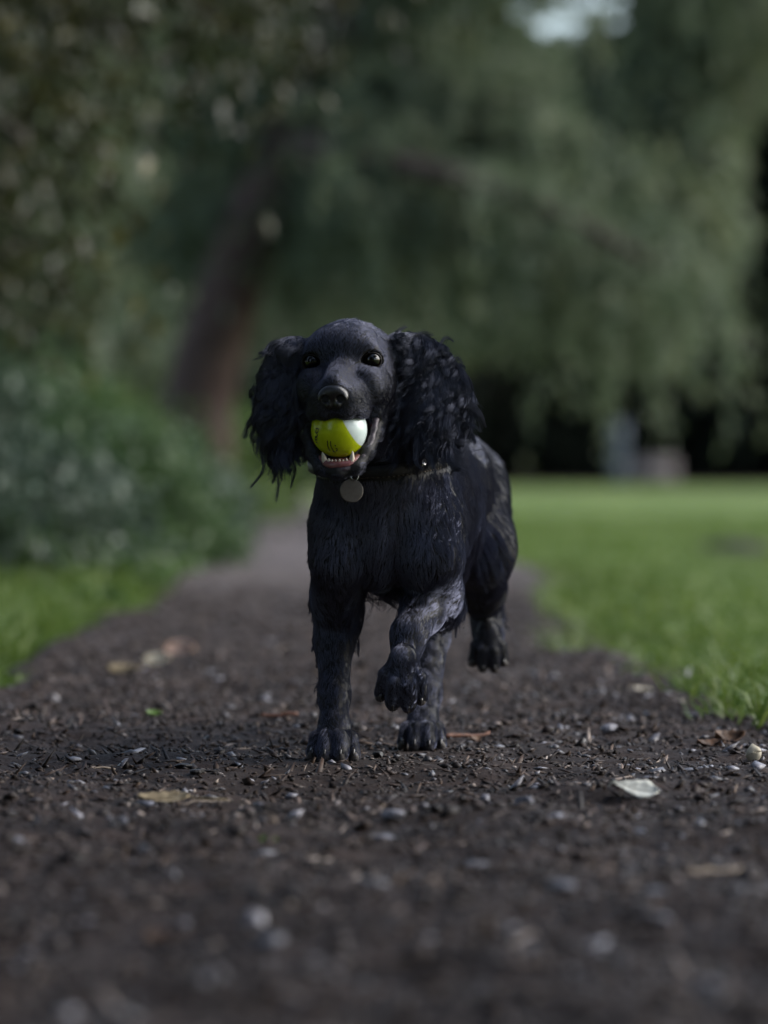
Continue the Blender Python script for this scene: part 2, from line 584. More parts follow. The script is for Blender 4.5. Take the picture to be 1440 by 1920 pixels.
def fallen_leaf(c, L, W, rot, mat, label, tilt=(0.0, 0.0), curl=0.25, stem=0.3, seed=0, pw=0.8, ex=0.75, lift=0.004, group='fallen leaves on the path'):
    """One leaf lying on the ground: curled blade with a midrib and a stalk."""
    g = np.random.default_rng(seed + 90)
    nu, nv = 15, 7
    V = []
    for i in range(nu):
        t = i / (nu - 1)
        half = W / 2 * (max(sin(pi * t ** pw), 0) ** ex) + 0.0004
        for j in range(nv):
            s = -1 + 2 * j / (nv - 1)
            V.append((t * L - L / 2, s * half * (1 + 0.06 * g.normal()),
                      curl * W * (0.55 * s * s + 0.5 * (2 * t - 1) ** 2) - 0.0006 * (abs(s) < 0.01) + 0.0006 * sin(t * 28) * abs(s)))
    V = np.array(V)
    F = [(i * nv + j, (i + 1) * nv + j, (i + 1) * nv + j + 1, i * nv + j + 1) for i in range(nu - 1) for j in range(nv - 1)]
    cx, sx = cos(tilt[0]), sin(tilt[0])
    cy, sy = cos(tilt[1]), sin(tilt[1])
    cz, sz = cos(rot), sin(rot)
    R = np.array([[cz, -sz, 0], [sz, cz, 0], [0, 0, 1]]) @ np.array([[cy, 0, sy], [0, 1, 0], [-sy, 0, cy]]) @ np.array([[1, 0, 0], [0, cx, -sx], [0, sx, cx]])
    V = V @ R.T
    base = np.array([c[0], c[1], float(path_z(c[0], c[1])) + lift])
    dz = -V[:, 2].min()
    V = V + base + np.array([0, 0, dz])
    root = tag(empty('fallen_leaf', base), label, 'leaf', group)
    b = obj('blade', V, F, mat, root)
    md = b.modifiers.new('thickness', 'SOLIDIFY')
    md.thickness = 0.0006
    mid = [V[i * nv + 3] + np.array([0, 0, 0.0004]) for i in range(nu)]
    if stem:
        e = V[3]
        d = R @ np.array([-1, 0.1, 0.0])
        mid = [e + d * L * stem * t + np.array([0, 0, max(-dz * 0.5 * t, base[2] + 0.001 - e[2])]) for t in (1, 0.6, 0.3)] + mid
    v, f = tube(mid, np.linspace(0.0009, 0.0004, len(mid)), 5)
    obj('midrib', v, f, mat, root)
    return root


def gl_(px, py):
    return ground_at(px, py)


fallen_leaf(gl_(1190, 1508), 0.049, 0.026, radians(-12), m_lwhite, 'bright white spotted leaf propped up on the right side of the path', (radians(36), radians(11)), 0.10, 0.05, 1, 1.7, 0.85, 0.004)
fallen_leaf(gl_(306, 1509), 0.052, 0.022, radians(184), m_lyel, 'yellowish brown curled leaf lying on the left side of the path', (radians(-22), 0), 0.22, 0.75, 2, 0.8, 0.75, 0.011)
fallen_leaf(gl_(342, 1234), 0.060, 0.042, radians(-25), m_lpink, 'pinkish blurred leaf nearest the path middle, behind on the left', (radians(45), 0), 0.3, 0.2, 3)
fallen_leaf(gl_(296, 1250), 0.048, 0.030, radians(-22), m_lpale, 'pale cream leaf between two others on the left path edge', (radians(38), 0), 0.25, 0.2, 4)
fallen_leaf(gl_(234, 1272), 0.055, 0.028, radians(-12), m_lyel, 'dull yellow leaf closest to the left grass', (radians(25), 0), 0.25, 0.2, 5)
fallen_leaf(gl_(1196, 1292), 0.055, 0.030, radians(4), m_lpale, 'cream leaf lying flat by the right grass edge', (radians(16), 0), 0.12, 0.2, 6)
fallen_leaf(gl_(1365, 1402), 0.042, 0.024, radians(28), m_lbrn, 'crumpled brown leaf left of the curled shell', (radians(30), 0), 0.5, 0.2, 7)
fallen_leaf(gl_(1332, 1408), 0.036, 0.020, radians(200), m_lbrn, 'dark brown leaf tucked against the crumpled one', (radians(-18), 0), 0.4, 0.2, 8)
fallen_leaf(gl_(1400, 1428), 0.020, 0.022, radians(95), m_lpale, 'small curled pale shell-like leaf near the right edge', (radians(80), radians(20)), 0.7, 0.0, 9)
fallen_leaf(gl_(300, 1758), 0.022, 0.016, radians(10), m_lbrn, 'orange brown blurred leaf at the bottom left of the path', (radians(30), 0), 0.3, 0.1, 10)
fallen_leaf(gl_(505, 1590), 0.018, 0.009, radians(-40), m_lgrn, 'tiny bright green leaf below the left of the dog', (radians(25), 0), 0.3, 0.1, 11)
fallen_leaf(gl_(288, 1357), 0.020, 0.012, radians(20), m_lgrn, 'little green leaf on the left of the path beside the leg', (radians(30), 0), 0.3, 0.1, 12)
fallen_leaf(gl_(891, 1397), 0.020, 0.012, radians(60), m_lbrn, 'tiny orange leaf on the path right of the hind paw', (radians(35), 0), 0.3, 0.1, 13)


def stick(a, b, r, mat, label, name='stick', cat='stick', bend=0.0, seed=0):
    a, b = np.array(a), np.array(b)
    g = np.random.default_rng(seed)
    n = 9
    pts = []
    for i in range(n):
        t = i / (n - 1)
        p = a + (b - a) * t
        p = p + np.array([0, bend * sin(pi * t), 0]) + g.normal(size=3) * r * 0.4
        p[2] = path_z(p[0], p[1]) + 0.006 + r * 1.2
        pts.append(p)
    v, f = tube(pts, r * (1 + 0.15 * g.normal(size=n)) * np.linspace(1.1, 0.7, n), 7)
    o = obj(name, v, f, mat, None, pts[0])
    return tag(o, label, cat)


stick(gl_(1285, 1668), gl_(1395, 1652), 0.0019, m_twig, 'pale straw coloured stick on the right below the white leaf', seed=1)
stick(gl_(490, 1370), gl_(560, 1369), 0.0030, m_strip, 'reddish bark strip on the path left of the dog', 'bark_strip', 'bark', seed=2)
stick(gl_(832, 1398), gl_(918, 1394), 0.0026, m_strip, 'reddish bark strip on the path right of the hind paw', 'bark_strip', 'bark', seed=3)
stick(gl_(165, 1450), gl_(215, 1446), 0.0014, m_twig, 'short pale twig left of the two dark clods', seed=4)
stick(gl_(340, 1507), gl_(430, 1498), 0.0008, m_twig, 'hair-thin twig behind the yellowish leaf', seed=5)
stick(gl_(1010, 1648), gl_(1110, 1642), 0.0022, m_strip, 'brown stick below the whitish oval pebble', seed=6)

# clods in the air kicked up by the paws
for i, (px, py, r, lab) in enumerate([(827, 1185, 0.0016, 'larger black mud speck flying right of the lifted paw'), (870, 1177, 0.0009, 'smaller black mud speck flying between lifted paw and hind leg')]):
    v, f = ellipsoid(P(px, py, 4.55), (r, r * 0.8, r), 8, 6)
    tag(obj('mud_speck', v, f, ms_dark, None, P(px, py, 4.55)), lab, 'mud speck')


# --- grass
def blades(name, x, y, z, h, w, mat, lean=0.5, seed=0):
    n = len(x)
    g = np.random.default_rng(seed)
    C = np.stack([x, y, z], -1)
    d = np.stack([g.normal(size=n) * lean, g.normal(size=n) * lean, np.ones(n)], -1)
    d = unit(d)
    side = unit(np.stack([g.normal(size=n), g.normal(size=n), np.zeros(n)], -1))
    bend = unit(np.stack([d[:, 0], d[:, 1], np.zeros(n)], -1) + 1e-6)
    h, w = h[:, None], w[:, None]
    p0, p1 = C - side * w, C + side * w
    m = C + d * h * 0.55
    p2, p3 = m + side * w * 0.8, m - side * w * 0.8
    tip = C + d * h * 0.95 + bend * h * 0.35 - np.array([0, 0, 1]) * h * 0.12
    V = np.stack([p0, p1, p2, p3, tip], 1).reshape(-1, 3)
    i = np.arange(n)[:, None] * 5
    F = np.concatenate([i + np.array([0, 1, 2]), i + np.array([0, 2, 3]), i + np.array([3, 2, 4])], 1).reshape(-1, 3)
    r = np.repeat(g.random(n) * 0.8 + 0.2 * g.random(), 3)
    return kind(obj(name, V, F, mat, None, None, True, r), 'stuff')


def lawn_z(x, y):
    return np.where((np.abs(x) > 30) | (y > 60), -0.02, 0.02 * vnoise(x, y, 0.7, 21) - 0.025)


# right lawn: short turf with tufts along the path edge
n = 70000
y = 4.6 + 30 * rng.random(n) ** 2.0
x = path_r(y) + (0.17 * y + 0.6) * rng.random(n) ** 1.15
hgt = 0.020 + 0.022 * rng.random(n) + 0.022 * np.clip(vnoise(x, y, 3.2, 51), 0, 1)
edge = np.clip(1 - (x - path_r(y)) / 0.30, 0, 1) * (y < 12)
hgt = hgt * (1 + 1.3 * edge * (0.4 + np.clip(vnoise(x, y, 6, 52), 0, 1)))
keep = (rng.random(n) < 0.35 + 0.75 * np.clip(0.55 + vnoise(x, y, 4.0, 53), 0, 1)) | (y > 14)
x, y, hgt = x[keep], y[keep], hgt[keep]
blades('lawn_grass', x, y, lawn_z(x, y) + 0.0, hgt + 0.012, 0.0016 + 0.0012 * rng.random(len(x)) + y * 0.00006, m_blade, 0.55, 1)
# left verge: longer bright grass in front of the bushes
n = 34000
y = 3.2 + 10.8 * rng.random(n) ** 1.1
x = path_l(y) - (0.10 + 0.75 * (y / 8)) * rng.random(n) ** 1.1
hgt = 0.05 + 0.06 * rng.random(n) + 0.05 * np.clip(vnoise(x, y, 3.0, 55), -0.4, 1)
hgt *= np.clip(0.35 + (path_l(y) - x) / 0.16, 0.35, 1.15)
blades('verge_grass', x, y, lawn_z(x, y), hgt, 0.0020 + 0.0014 * rng.random(n), m_blade, 0.5, 2)
n = 16000
y = 13 + 30 * rng.random(n) ** 1.3
x = path_l(y) - 0.9 * rng.random(n)
blades('verge_grass', x, y, lawn_z(x, y), 0.05 + 0.09 * rng.random(n), 0.004 + 0.003 * rng.random(n), m_blade, 0.5, 3)
def weed(c, r, n, mat, label, seed, up=0.5, group=None):
    g = np.random.default_rng(seed)
    base = np.array([c[0], c[1], float(lawn_z(np.array(c[0]), np.array(c[1])))])
    a = g.random(n) * 2 * pi
    el = up * (0.25 + 0.9 * g.random(n))
    d = np.stack([np.cos(a) * np.cos(el), np.sin(a) * np.cos(el), np.sin(el)], -1)
    V, F = leaf_cards(base + np.array([0, 0, 0.01]) + d * 0.006, d, np.broadcast_to(np.array([0, 0, 1.0]), d.shape) + 0.3 * g.normal(size=(n, 3)), r * (0.6 + 0.6 * g.random(n)), r * 0.38 * (0.7 + 0.6 * g.random(n)))
    root = tag(empty('weed', base), label, 'weed', group)
    obj('leaves', V, F, mat, root, None, False, np.repeat(g.random(n), 2))
    v, f = join([tube([base + [0, 0, -0.01], base + d_ * 0.012 + [0, 0, 0.012]], 0.0022, 5) for d_ in d[:4]])
    obj('stems', v, f, mat, root)


m_weed = leaf_material('weed_leaves', [(0, (0.040, 0.085, 0.020)), (0.6, (0.085, 0.150, 0.035)), (1, (0.150, 0.210, 0.070))], 0.32, 0.55, 0.3)
g = np.random.default_rng(5)
for i in range(34):                            # left verge: leafy plants spilling to the path
    y = 7.0 + 13.0 * g.random()
    x = float(path_l(np.array(y))) - 0.02 - 0.25 * g.random() * (y / 9)
    weed((x, y), 0.05 + 0.05 * g.random(), 26, m_weed, 'leafy weed at the left edge of the path in front of the bushes', 300 + i, 0.9, 'leafy weeds along the left edge of the path')
for i in range(30):                            # right edge
    y = 5.6 + 6.0 * g.random() ** 1.3
    x = float(path_r(np.array(y))) + (-0.03 + 0.22 * g.random())
    weed((x, y), 0.030 + 0.030 * g.random(), 16, m_weed, 'low leafy weed in the ragged grass at the right edge of the path', 400 + i, 0.7, 'low weeds along the right edge of the path')
# ragged tufts along the right path edge and in the verge
g = np.random.default_rng(8)
n = 190
ty = 5.1 + 8.5 * g.random(n) ** 1.4
tx = path_r(ty) + (-0.05 + 0.34 * g.random(n) ** 1.3)
k_ = 46
y = np.repeat(ty, k_) + g.normal(size=n * k_) * 0.045
x = np.repeat(tx, k_) + g.normal(size=n * k_) * 0.026
th = np.repeat(0.040 + 0.075 * g.random(n) ** 1.5, k_) * (0.5 + 0.6 * g.random(n * k_))
blades('grass_tufts', x, y, lawn_z(x, y) + 0.012, th, 0.0016 + 0.0012 * g.random(n * k_), m_blade, 0.6, 11)
# undergrowth sloping up from the left path edge
n = 2600
y = 10.6 + 23 * g.random(n) ** 1.3
off = 0.06 + 1.5 * g.random(n) ** 1.2 * (0.5 + y / 26)
x = path_l(y) - off
z = (0.04 + 0.30 * np.clip(off, 0, 1.0)) * (0.3 + 0.8 * g.random(n)) * (0.7 + 0.6 * np.clip(vnoise(x, y, 1.6, 91), -0.6, 1))
k_ = 15
C = np.repeat(np.stack([x, y, z], -1), k_, 0) + g.normal(size=(n * k_, 3)) * np.array([0.055, 0.09, 0.035])
C[:, 2] = np.maximum(C[:, 2], 0.005)
d_ = unit(rand_dirs(n * k_, g) + np.array([0, 0, 0.35]))
ll = 0.045 * (0.6 + 0.8 * g.random(n * k_))
V, F = leaf_cards(C, d_, unit(rand_dirs(n * k_, g) * 0.7 + np.array([0, 0, 1.0])), ll, ll * 0.5)
kind(obj('undergrowth', V, F, m_weed, None, None, False, np.repeat(np.repeat(g.random(n) * 0.6, k_) + 0.4 * g.random(n * k_), 2)), 'stuff')
# bare worn patch and molehill on the lawn at the right
c = ground_at(1385, 1025)
tt = np.linspace(0, 1, 8)
aa = np.linspace(0, 2 * pi, 28, endpoint=False)
V = []
for t in tt:
    for a in aa:
        rr_ = t * (1 + 0.18 * sin(3 * a + 1) + 0.1 * sin(7 * a))
        V.append((c[0] + 0.19 * rr_ * cos(a), c[1] + 1.4 * rr_ * sin(a), 0.035 * (1 - t ** 2) - 0.03 * t + 0.004 * sin(9 * a) * t))
F = [(i * 28 + j, i * 28 + (j + 1) % 28, (i + 1) * 28 + (j + 1) % 28, (i + 1) * 28 + j) for i in range(7) for j in range(28)]
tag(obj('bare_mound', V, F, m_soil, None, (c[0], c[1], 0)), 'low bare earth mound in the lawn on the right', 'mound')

# ================================================================== VEGETATION AND FAR THINGS
m_bark_red = noisy('red_bark_trunk', [(0.3, (0.046, 0.029, 0.026)), (0.6, (0.088, 0.060, 0.054)), (0.8, (0.125, 0.096, 0.088))], 5, 0.85, 0.2, 1.0, 0.03, 14)
m_bark = noisy('grey_bark', [(0.3, (0.040, 0.032, 0.027)), (0.7, (0.11, 0.092, 0.078))], 6, 0.85, 0.2, 1.0, 0.02, 18)
m_bark_dark = noisy('dark_bark', [(0.3, (0.014, 0.012, 0.011)), (0.7, (0.040, 0.034, 0.030))], 6, 0.9, 0.2, 1.0, 0.02, 18)
L_OLIVE = leaf_material('olive_leaves', [(0, (0.010, 0.014, 0.004)), (0.5, (0.022, 0.026, 0.006)), (0.85, (0.060, 0.056, 0.010)), (1, (0.15, 0.12, 0.02))], 0.38, 0.45, 0.25)
L_CONIF = leaf_material('conifer_sprays', [(0, (0.050, 0.072, 0.042)), (0.6, (0.112, 0.145, 0.084)), (1, (0.175, 0.200, 0.108))], 0.5, 0.4, 0.40)
L_WEEP = leaf_material('weeping_sprays', [(0, (0.065, 0.090, 0.050)), (0.6, (0.135, 0.168, 0.092)), (1, (0.200, 0.212, 0.100))], 0.5, 0.4, 0.42)
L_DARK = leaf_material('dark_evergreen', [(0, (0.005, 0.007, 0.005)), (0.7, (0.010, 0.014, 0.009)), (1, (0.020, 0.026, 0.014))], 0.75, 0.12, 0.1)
L_BUSH = leaf_material('bush_leaves', [(0, (0.036, 0.072, 0.028)), (0.6, (0.070, 0.125, 0.046)), (1, (0.120, 0.175, 0.070))], 0.45, 0.4, 0.3)
L_BUSH2 = leaf_material('grey_green_leaves', [(0, (0.034, 0.058, 0.036)), (0.6, (0.070, 0.105, 0.070)), (1, (0.125, 0.160, 0.120))], 0.45, 0.4, 0.3)
L_FERN = leaf_material('low_green_leaves', [(0, (0.050, 0.100, 0.022)), (0.6, (0.105, 0.165, 0.040)), (1, (0.180, 0.225, 0.075))], 0.4, 0.4, 0.35)


def limb(points, r0, r1, seg=8):
    pts = smooth_line(points, 14)
    return tube(pts, np.linspace(r0, r1, 14), seg)


def clump_leaves(centres, per, spread, L, W, droop, g, squash=(1, 1, 1)):
    n = len(centres) * per
    c = np.repeat(centres, per, 0) + g.normal(size=(n, 3)) * spread * np.array(squash)
    d = unit(rand_dirs(n, g) + np.array([0, 0, -droop]))
    nn_ = unit(rand_dirs(n, g) * 0.8 + np.array([0, 0, 0.9]))
    ll = L * (0.7 + 0.6 * g.random(n))
    V, F = leaf_cards(c, d, nn_, ll, ll * W * (0.8 + 0.4 * g.random(n)))
    tone = np.repeat(g.random(len(centres)) * 0.5, per) + 0.5 * g.random(n)
    return V, F, np.repeat(tone, 2)


def px_of(c):
    return 720 + c[:, 0] * FPX / c[:, 1], HORIZ - (c[:, 2] - CAMH) * FPX / c[:, 1]


def sprays(starts, length, g, seg=7, per_seg=3, L=0.10, W=0.28, out=None, limit=None):
    starts = np.array(starts, float)
    """Weeping twigs: leaf cards strung along strands that arch out and hang down."""
    n = len(starts)
    pos = np.array(starts, float)
    d = unit(np.asarray(out) + g.normal(size=(n, 3)) * 0.25)
    step = (length / seg)[:, None] if np.ndim(length) else length / seg
    C, Dd = [], []
    for s in range(seg):
        for _ in range(per_seg):
            C.append(pos + d * step * g.random((n, 1)) + g.normal(size=(n, 3)) * 0.02)
            Dd.append(unit(d + g.normal(size=(n, 3)) * 0.45))
        pos = pos + d * step
        d = unit(d * 0.72 + np.array([0, 0, -0.42]) + g.normal(size=(n, 3)) * 0.08)
    C, Dd = np.concatenate(C), np.concatenate(Dd)
    m = len(C)
    tone = np.tile(g.random(n) * 0.6, seg * per_seg) + 0.4 * g.random(m)
    qx, qy = px_of(C)
    open_ = np.zeros(m, bool)
    for hx, hy, ha, hb in ((1050, 38, 58, 24), (1104, -8, 80, 18), (983, 8, 26, 16), (1150, 34, 22, 15), (1014, 60, 16, 10), (906, 70, 14, 10)):
        open_ |= ((qx - hx) / ha) ** 2 + ((qy - hy) / hb) ** 2 < 1
    open_ = ~open_ | (g.random(m) < 0.02)      # the crown is thin here, the sky shows
    if limit is not None:
        open_ &= limit(qx, qy)
    C, Dd, tone = C[open_], Dd[open_], tone[open_]
    m = len(C)
    ll = L * (0.6 + 0.7 * g.random(m))
    V, F = leaf_cards(C, Dd, unit(rand_dirs(m, g) + np.array([0, -0.3, 0.5])), ll, ll * W)
    return V, F, np.repeat(tone, 2)


def tree(name, base, label, trunk_parts, crown, bark, leaf, group=None):
    """trunk_parts: list of (V,F) with the trunk first, then limbs; crown: list of (V,F,tone)."""
    root = tag(empty(name, base), label, 'tree', group)
    obj('trunk', trunk_parts[0][0], trunk_parts[0][1], bark, root)
    for v, f in trunk_parts[1:]:
        obj('limb', v, f, bark, root)
    V, F, T, o = [], [], [], 0
    for v, f, t in crown:
        V.append(v)
        F.append(f + o)
        T.append(t)
        o += len(v)
    obj('crown', np.concatenate(V), np.concatenate(F), leaf, root, None, False, np.concatenate(T))
    return root


# --- broad-leaved tree at the left, its low boughs hanging across the upper left of the view
g = np.random.default_rng(21)
tb = np.array([-3.3, 14.0, 0])
trunk = limb([tb, tb + [0.05, 0, 1.5], tb + [0.25, -0.1, 3.2], tb + [0.4, 0.1, 5.4], tb + [0.5, 0, 7.0]], 0.30, 0.10, 12)
limbs, cen = [], []
ends = [(-1.1, 12.0, 1.35), (-0.45, 12.6, 1.75), (0.25, 12.8, 2.15), (-0.9, 14.6, 1.9), (-0.1, 15.0, 2.35), (0.9, 13.4, 2.6), (-1.4, 13.4, 1.0),
        (-1.6, 11.2, 1.5), (-0.6, 11.3, 2.2), (0.2, 11.0, 2.9), (1.0, 14.5, 3.2), (-0.4, 13.2, 3.6), (-2.0, 12.4, 2.6), (0.6, 12.0, 4.0), (-1.5, 10.2, 3.4), (-2.4, 15.2, 3.0), (-3.6, 11.4, 2.4), (-4.8, 13.0, 3.2), (-4.2, 15.4, 3.8), (-1.6, 13.8, 1.7), (-2.3, 12.3, 1.3)]
for e in ends:
    e = np.array(e)
    s0 = tb + np.array([0.2, 0, min(1.3 + e[2] * 0.75, 5.0)])
    m1 = s0 + (e - s0) * 0.5 + np.array([0, 0, 0.45])
    pts = smooth_line([s0, m1, e], 20)
    limbs.append(tube(pts, np.linspace(0.07, 0.012, 20), 7))
    for k_ in range(5, 20):
        for _ in range(3 if k_ > 9 else 1):
            cen.append(pts[k_] + g.normal(size=3) * np.array([0.26, 0.34, 0.22]) + np.array([0, 0, -0.08]))
cen = np.array(cen)
px, py = px_of(cen)
bound = np.interp(px, [-200, 60, 200, 270, 330, 420, 520, 640, 760, 900, 1000, 1150, 1500], [760, 740, 680, 600, 470, 380, 270, 190, 200, 180, 120, -50, -80])
along = np.interp(py, [200, 270, 470, 650, 770], [590, 545, 455, 398, 352])
cen = cen[(py < bound + 20 * g.normal(size=len(cen))) & ~((np.abs(px - 1065) < 150) & (py < 120)) & ~((np.abs(px - along) < 95) & (py > 230))]
crown = [clump_leaves(cen, 46, 0.13, 0.062, 0.55, 0.5, g)]
cen2 = np.array(tb) + np.array([0.5, 0, 5.6]) + g.normal(size=(220, 3)) * np.array([1.5, 1.6, 1.0])
cen2 = cen2[cen2[:, 2] > 4.2]
crown.append(clump_leaves(cen2, 40, 0.22, 0.085, 0.55, 0.3, g))
tree('broadleaf_tree', tb, 'dark olive-leaved tree whose low boughs hang over the upper left', [trunk] + limbs, crown, m_bark, L_OLIVE)

# --- conifer with a leaning reddish trunk behind it, sprays drooping over the middle of the view
g = np.random.default_rng(22)
Yc = 25.0
t0 = P(352, 1000, Yc)
t0[2] = -0.05
tr = [t0, P(352, 770, Yc), P(398, 650, Yc), P(455, 470, Yc), P(540, 270, Yc), P(640, 60, Yc), P(760, -300, Yc), P(840, -900, Yc)]
trunk = tube(smooth_line(tr, 26), np.interp(np.linspace(0, 1, 26), [0, 0.05, 0.12, 0.3, 1], [0.40, 0.31, 0.235, 0.200, 0.08]), 14)
limbs = []
main = smooth_line([P(545, 265, Yc), P(640, 285, Yc - 1.6), P(740, 305, Yc - 2.4), P(860, 328, Yc - 2.8), P(980, 372, Yc - 3.0), P(1100, 425, Yc - 3.2), P(1230, 500, Yc - 3.4)], 30)
limbs.append(tube(main, np.linspace(0.095, 0.030, 30), 8))
others = [
    [P(520, 320, Yc), P(600, 400, Yc + .8), P(690, 470, Yc + .6)],
    [P(560, 230, Yc), P(640, 230, Yc - 1), P(740, 300, Yc - 2)],
    [P(600, 140, Yc), P(760, 120, Yc - .5), P(930, 200, Yc - 1.2), P(1060, 290, Yc - 1.6)],
    [P(640, 60, Yc), P(820, 20, Yc + .8), P(960, 130, Yc + 1.5)],
    [P(470, 440, Yc), P(410, 390, Yc + 1.0), P(340, 420, Yc + 1.5)],
    [P(560, 230, Yc), P(470, 170, Yc + .6), P(380, 220, Yc + 1.2)],
    [P(545, 265, Yc), P(640, 320, Yc + 1), P(770, 400, Yc + 2)],
    [P(700, -100, Yc), P(880, -160, Yc - 1), P(1000, -60, Yc - 2)],
    [P(700, -100, Yc), P(560, -160, Yc + 1), P(400, -60, Yc + 1.6)],
]
for o_ in others:
    limbs.append(tube(smooth_line(o_, 14), np.linspace(0.05, 0.014, 14), 7))
cr_ = []
for li, (pts, cnt, ln_) in enumerate([(main, 420, 1.15)] + [(smooth_line(o_, 30), 210, 0.8) for o_ in others]):
    k_ = (3 + (len(pts) - 3) * g.random(cnt)).astype(int).clip(0, len(pts) - 1)
    st_ = pts[k_] + g.normal(size=(cnt, 3)) * np.array([0.14, 0.40, 0.08]) + np.array([0, 0.55 if li == 0 else 0.0, -0.06 if li == 0 else 0.0])
    out = np.stack([g.normal(size=cnt) * 0.7 + 0.4, g.normal(size=cnt) * 0.8, 0.15 + 0.25 * g.normal(size=cnt)], -1)
    ll = ln_ * (0.35 + 0.75 * g.random(cnt))
    # the leaning trunk stays clear of foliage on this side
    cr_.append(sprays(st_, ll, g, 8, 4, 0.10, 0.34, out, lambda qx, qy: ~((np.abs(qx - np.interp(qy, [120, 270, 470, 650, 770], [610, 545, 455, 398, 352])) < 72) & (qy > 215)) | (g.random(len(qx)) < 0.10)))
tree('conifer_tree', t0, 'conifer with leaning reddish brown trunk and long drooping bough behind the dog', [trunk] + limbs, cr_, m_bark_red, L_CONIF)

# --- weeping tree at the right, hanging clear of the lawn
g = np.random.default_rng(23)
Yw = 31.0
wb = np.array([0.16, 34.0, -0.05])
trunk = limb([wb, wb + [0.0, 0, 1.0], wb + [0.1, -0.1, 2.6], wb + [0.2, -0.2, 4.4], wb + [0.2, 0, 6.5]], 0.20, 0.07, 12)
limbs, cr_ = [], []
arms = [
    [P(770, 330, 34), P(980, 270, 32), P(1180, 310, 30.5), P(1310, 400, 30), P(1380, 500, 29.5)],
    [P(765, 380, 34), P(960, 340, 32), P(1130, 420, 30.5), P(1260, 560, 29.5)],
    [P(760, 420, 34), P(850, 400, 32.5), P(930, 470, 31.5)],
    [P(775, 260, 34), P(1000, 190, 33), P(1230, 190, 31.5), P(1375, 320, 30.5)],
    [P(765, 380, 34), P(900, 400, 32), P(1010, 540, 30.5)],
    [P(790, 180, 34), P(1050, 90, 33), P(1290, 60, 32), P(1430, 130, 31)],
    [P(790, 60, 34), P(1130, -60, 33), P(1400, -80, 31), P(1520, 20, 31)],
    [P(765, 400, 34), P(960, 400, 32), P(1110, 560, 30)],
    [P(755, 400, 34), P(790, 440, 32.5), P(820, 540, 31.5)],
    [P(760, 350, 34), P(720, 360, 33), P(660, 430, 33)],
]
for o_ in arms:
    pts = smooth_line(o_, 30)
    limbs.append(tube(pts, np.linspace(0.06, 0.012, 30), 7))
    cnt = 330
    k_ = (2 + 28 * g.random(cnt) ** 0.8).astype(int).clip(0, 29)
    st_ = pts[k_] + g.normal(size=(cnt, 3)) * np.array([0.22, 0.5, 0.12])
    out = np.stack([g.normal(size=cnt) * 0.6 + 0.35, g.normal(size=cnt) * 0.8, 0.1 + 0.25 * g.normal(size=cnt)], -1)
    ll = 1.05 * (0.35 + 0.75 * g.random(cnt))
    ppx, ppy = px_of(st_)
    ok_ = ~((ppx > 1392 - 0.10 * np.abs(ppy - 400)) & (ppy > 190))
    st_, out, ll, ppx, ppy = st_[ok_], out[ok_], ll[ok_], ppx[ok_], ppy[ok_]
    ll = np.minimum(ll, (745 + 25 * np.sin(ppx * 0.045) - ppy).clip(60, 999) * 31 / FPX * 1.05)
    cr_.append(sprays(st_, ll, g, 8, 4, 0.12, 0.36, out, lambda qx, qy: (qx < np.interp(qy, [150, 230, 330, 430, 540, 620, 720], [1490, 1405, 1380, 1412, 1365, 1305, 1250]) + 14 * np.sin(qy * 0.11)) & (qy < np.interp(qx, [700, 850, 940, 1010, 1080, 1150, 1220, 1300, 1400], [690, 690, 650, 570, 610, 680, 705, 665, 480]) + 16 * np.sin(qx * 0.09))))
tree('weeping_tree', wb, 'pale green weeping tree hanging over the far lawn at the right', [trunk] + limbs, cr_, m_bark_dark, L_WEEP)


# --- bushes along the left bank
def bush(c, r, label, mat, seed, L=0.055, dens=420, per=26):
    g = np.random.default_rng(seed)
    c = np.array(c, float)
    n = dens
    d = rand_dirs(n, g)
    d[:, 2] = np.abs(d[:, 2])
    rad = 0.55 + 0.5 * g.random(n) ** 0.6
    lump = 1 + 0.22 * np.sin(d[:, 0] * 5 + seed) * np.cos(d[:, 2] * 4 + d[:, 1] * 3)
    cen = c + d * np.array(r) * (rad * lump)[:, None]
    root = tag(empty('bush', c), label, 'bush', 'bushes along the left bank')
    V, F, T = clump_leaves(cen, per, 0.075, L, 0.55, 0.25, g)
    V[:, 2] = np.maximum(V[:, 2], 0.0)
    obj('foliage', V, F, mat, root, None, False, T)
    st = []
    for i in range(9):
        e = c + rand_dirs(1, g)[0] * np.array(r) * 0.7
        e[2] = abs(e[2] - c[2]) + c[2] + 0.05
        b = c + np.array([g.normal() * 0.08, g.normal() * 0.08, -c[2]])
        st.append(tube(smooth_line([b, (b + e) / 2 + [0, 0, 0.08], e], 8), np.linspace(0.012, 0.004, 8), 5))
    v, f = join(st)
    obj('stems', v, f, m_bark, root)
    return root


bush((-1.13, 11.2, 0.0), (0.36, 0.7, 0.34), 'low grey-green bush nearest on the left behind the bright grass', L_BUSH2, 1, 0.05)
bush((-1.62, 12.6, 0.0), (0.50, 0.8, 0.62), 'tall grey-green bush at the left edge of the picture', L_BUSH2, 2, 0.06, 520)
bush((-0.98, 14.0, 0.0), (0.34, 0.8, 0.42), 'rounded mid-green bush in the middle of the left bank', L_BUSH, 3, 0.05)
bush((-1.45, 16.2, 0.0), (0.50, 0.9, 0.66), 'broad mid-green bush behind the grey-green ones', L_BUSH, 4, 0.06, 520)
bush((-1.02, 18.5, 0.0), (0.28, 0.8, 0.40), 'dark-hollowed bush closest to the path under the red trunk', L_BUSH2, 5, 0.055)
bush((-1.55, 21.0, 0.0), (0.55, 1.0, 0.72), 'yellow-green bush at the foot of the leaning trunk', L_FERN, 6, 0.07, 520)
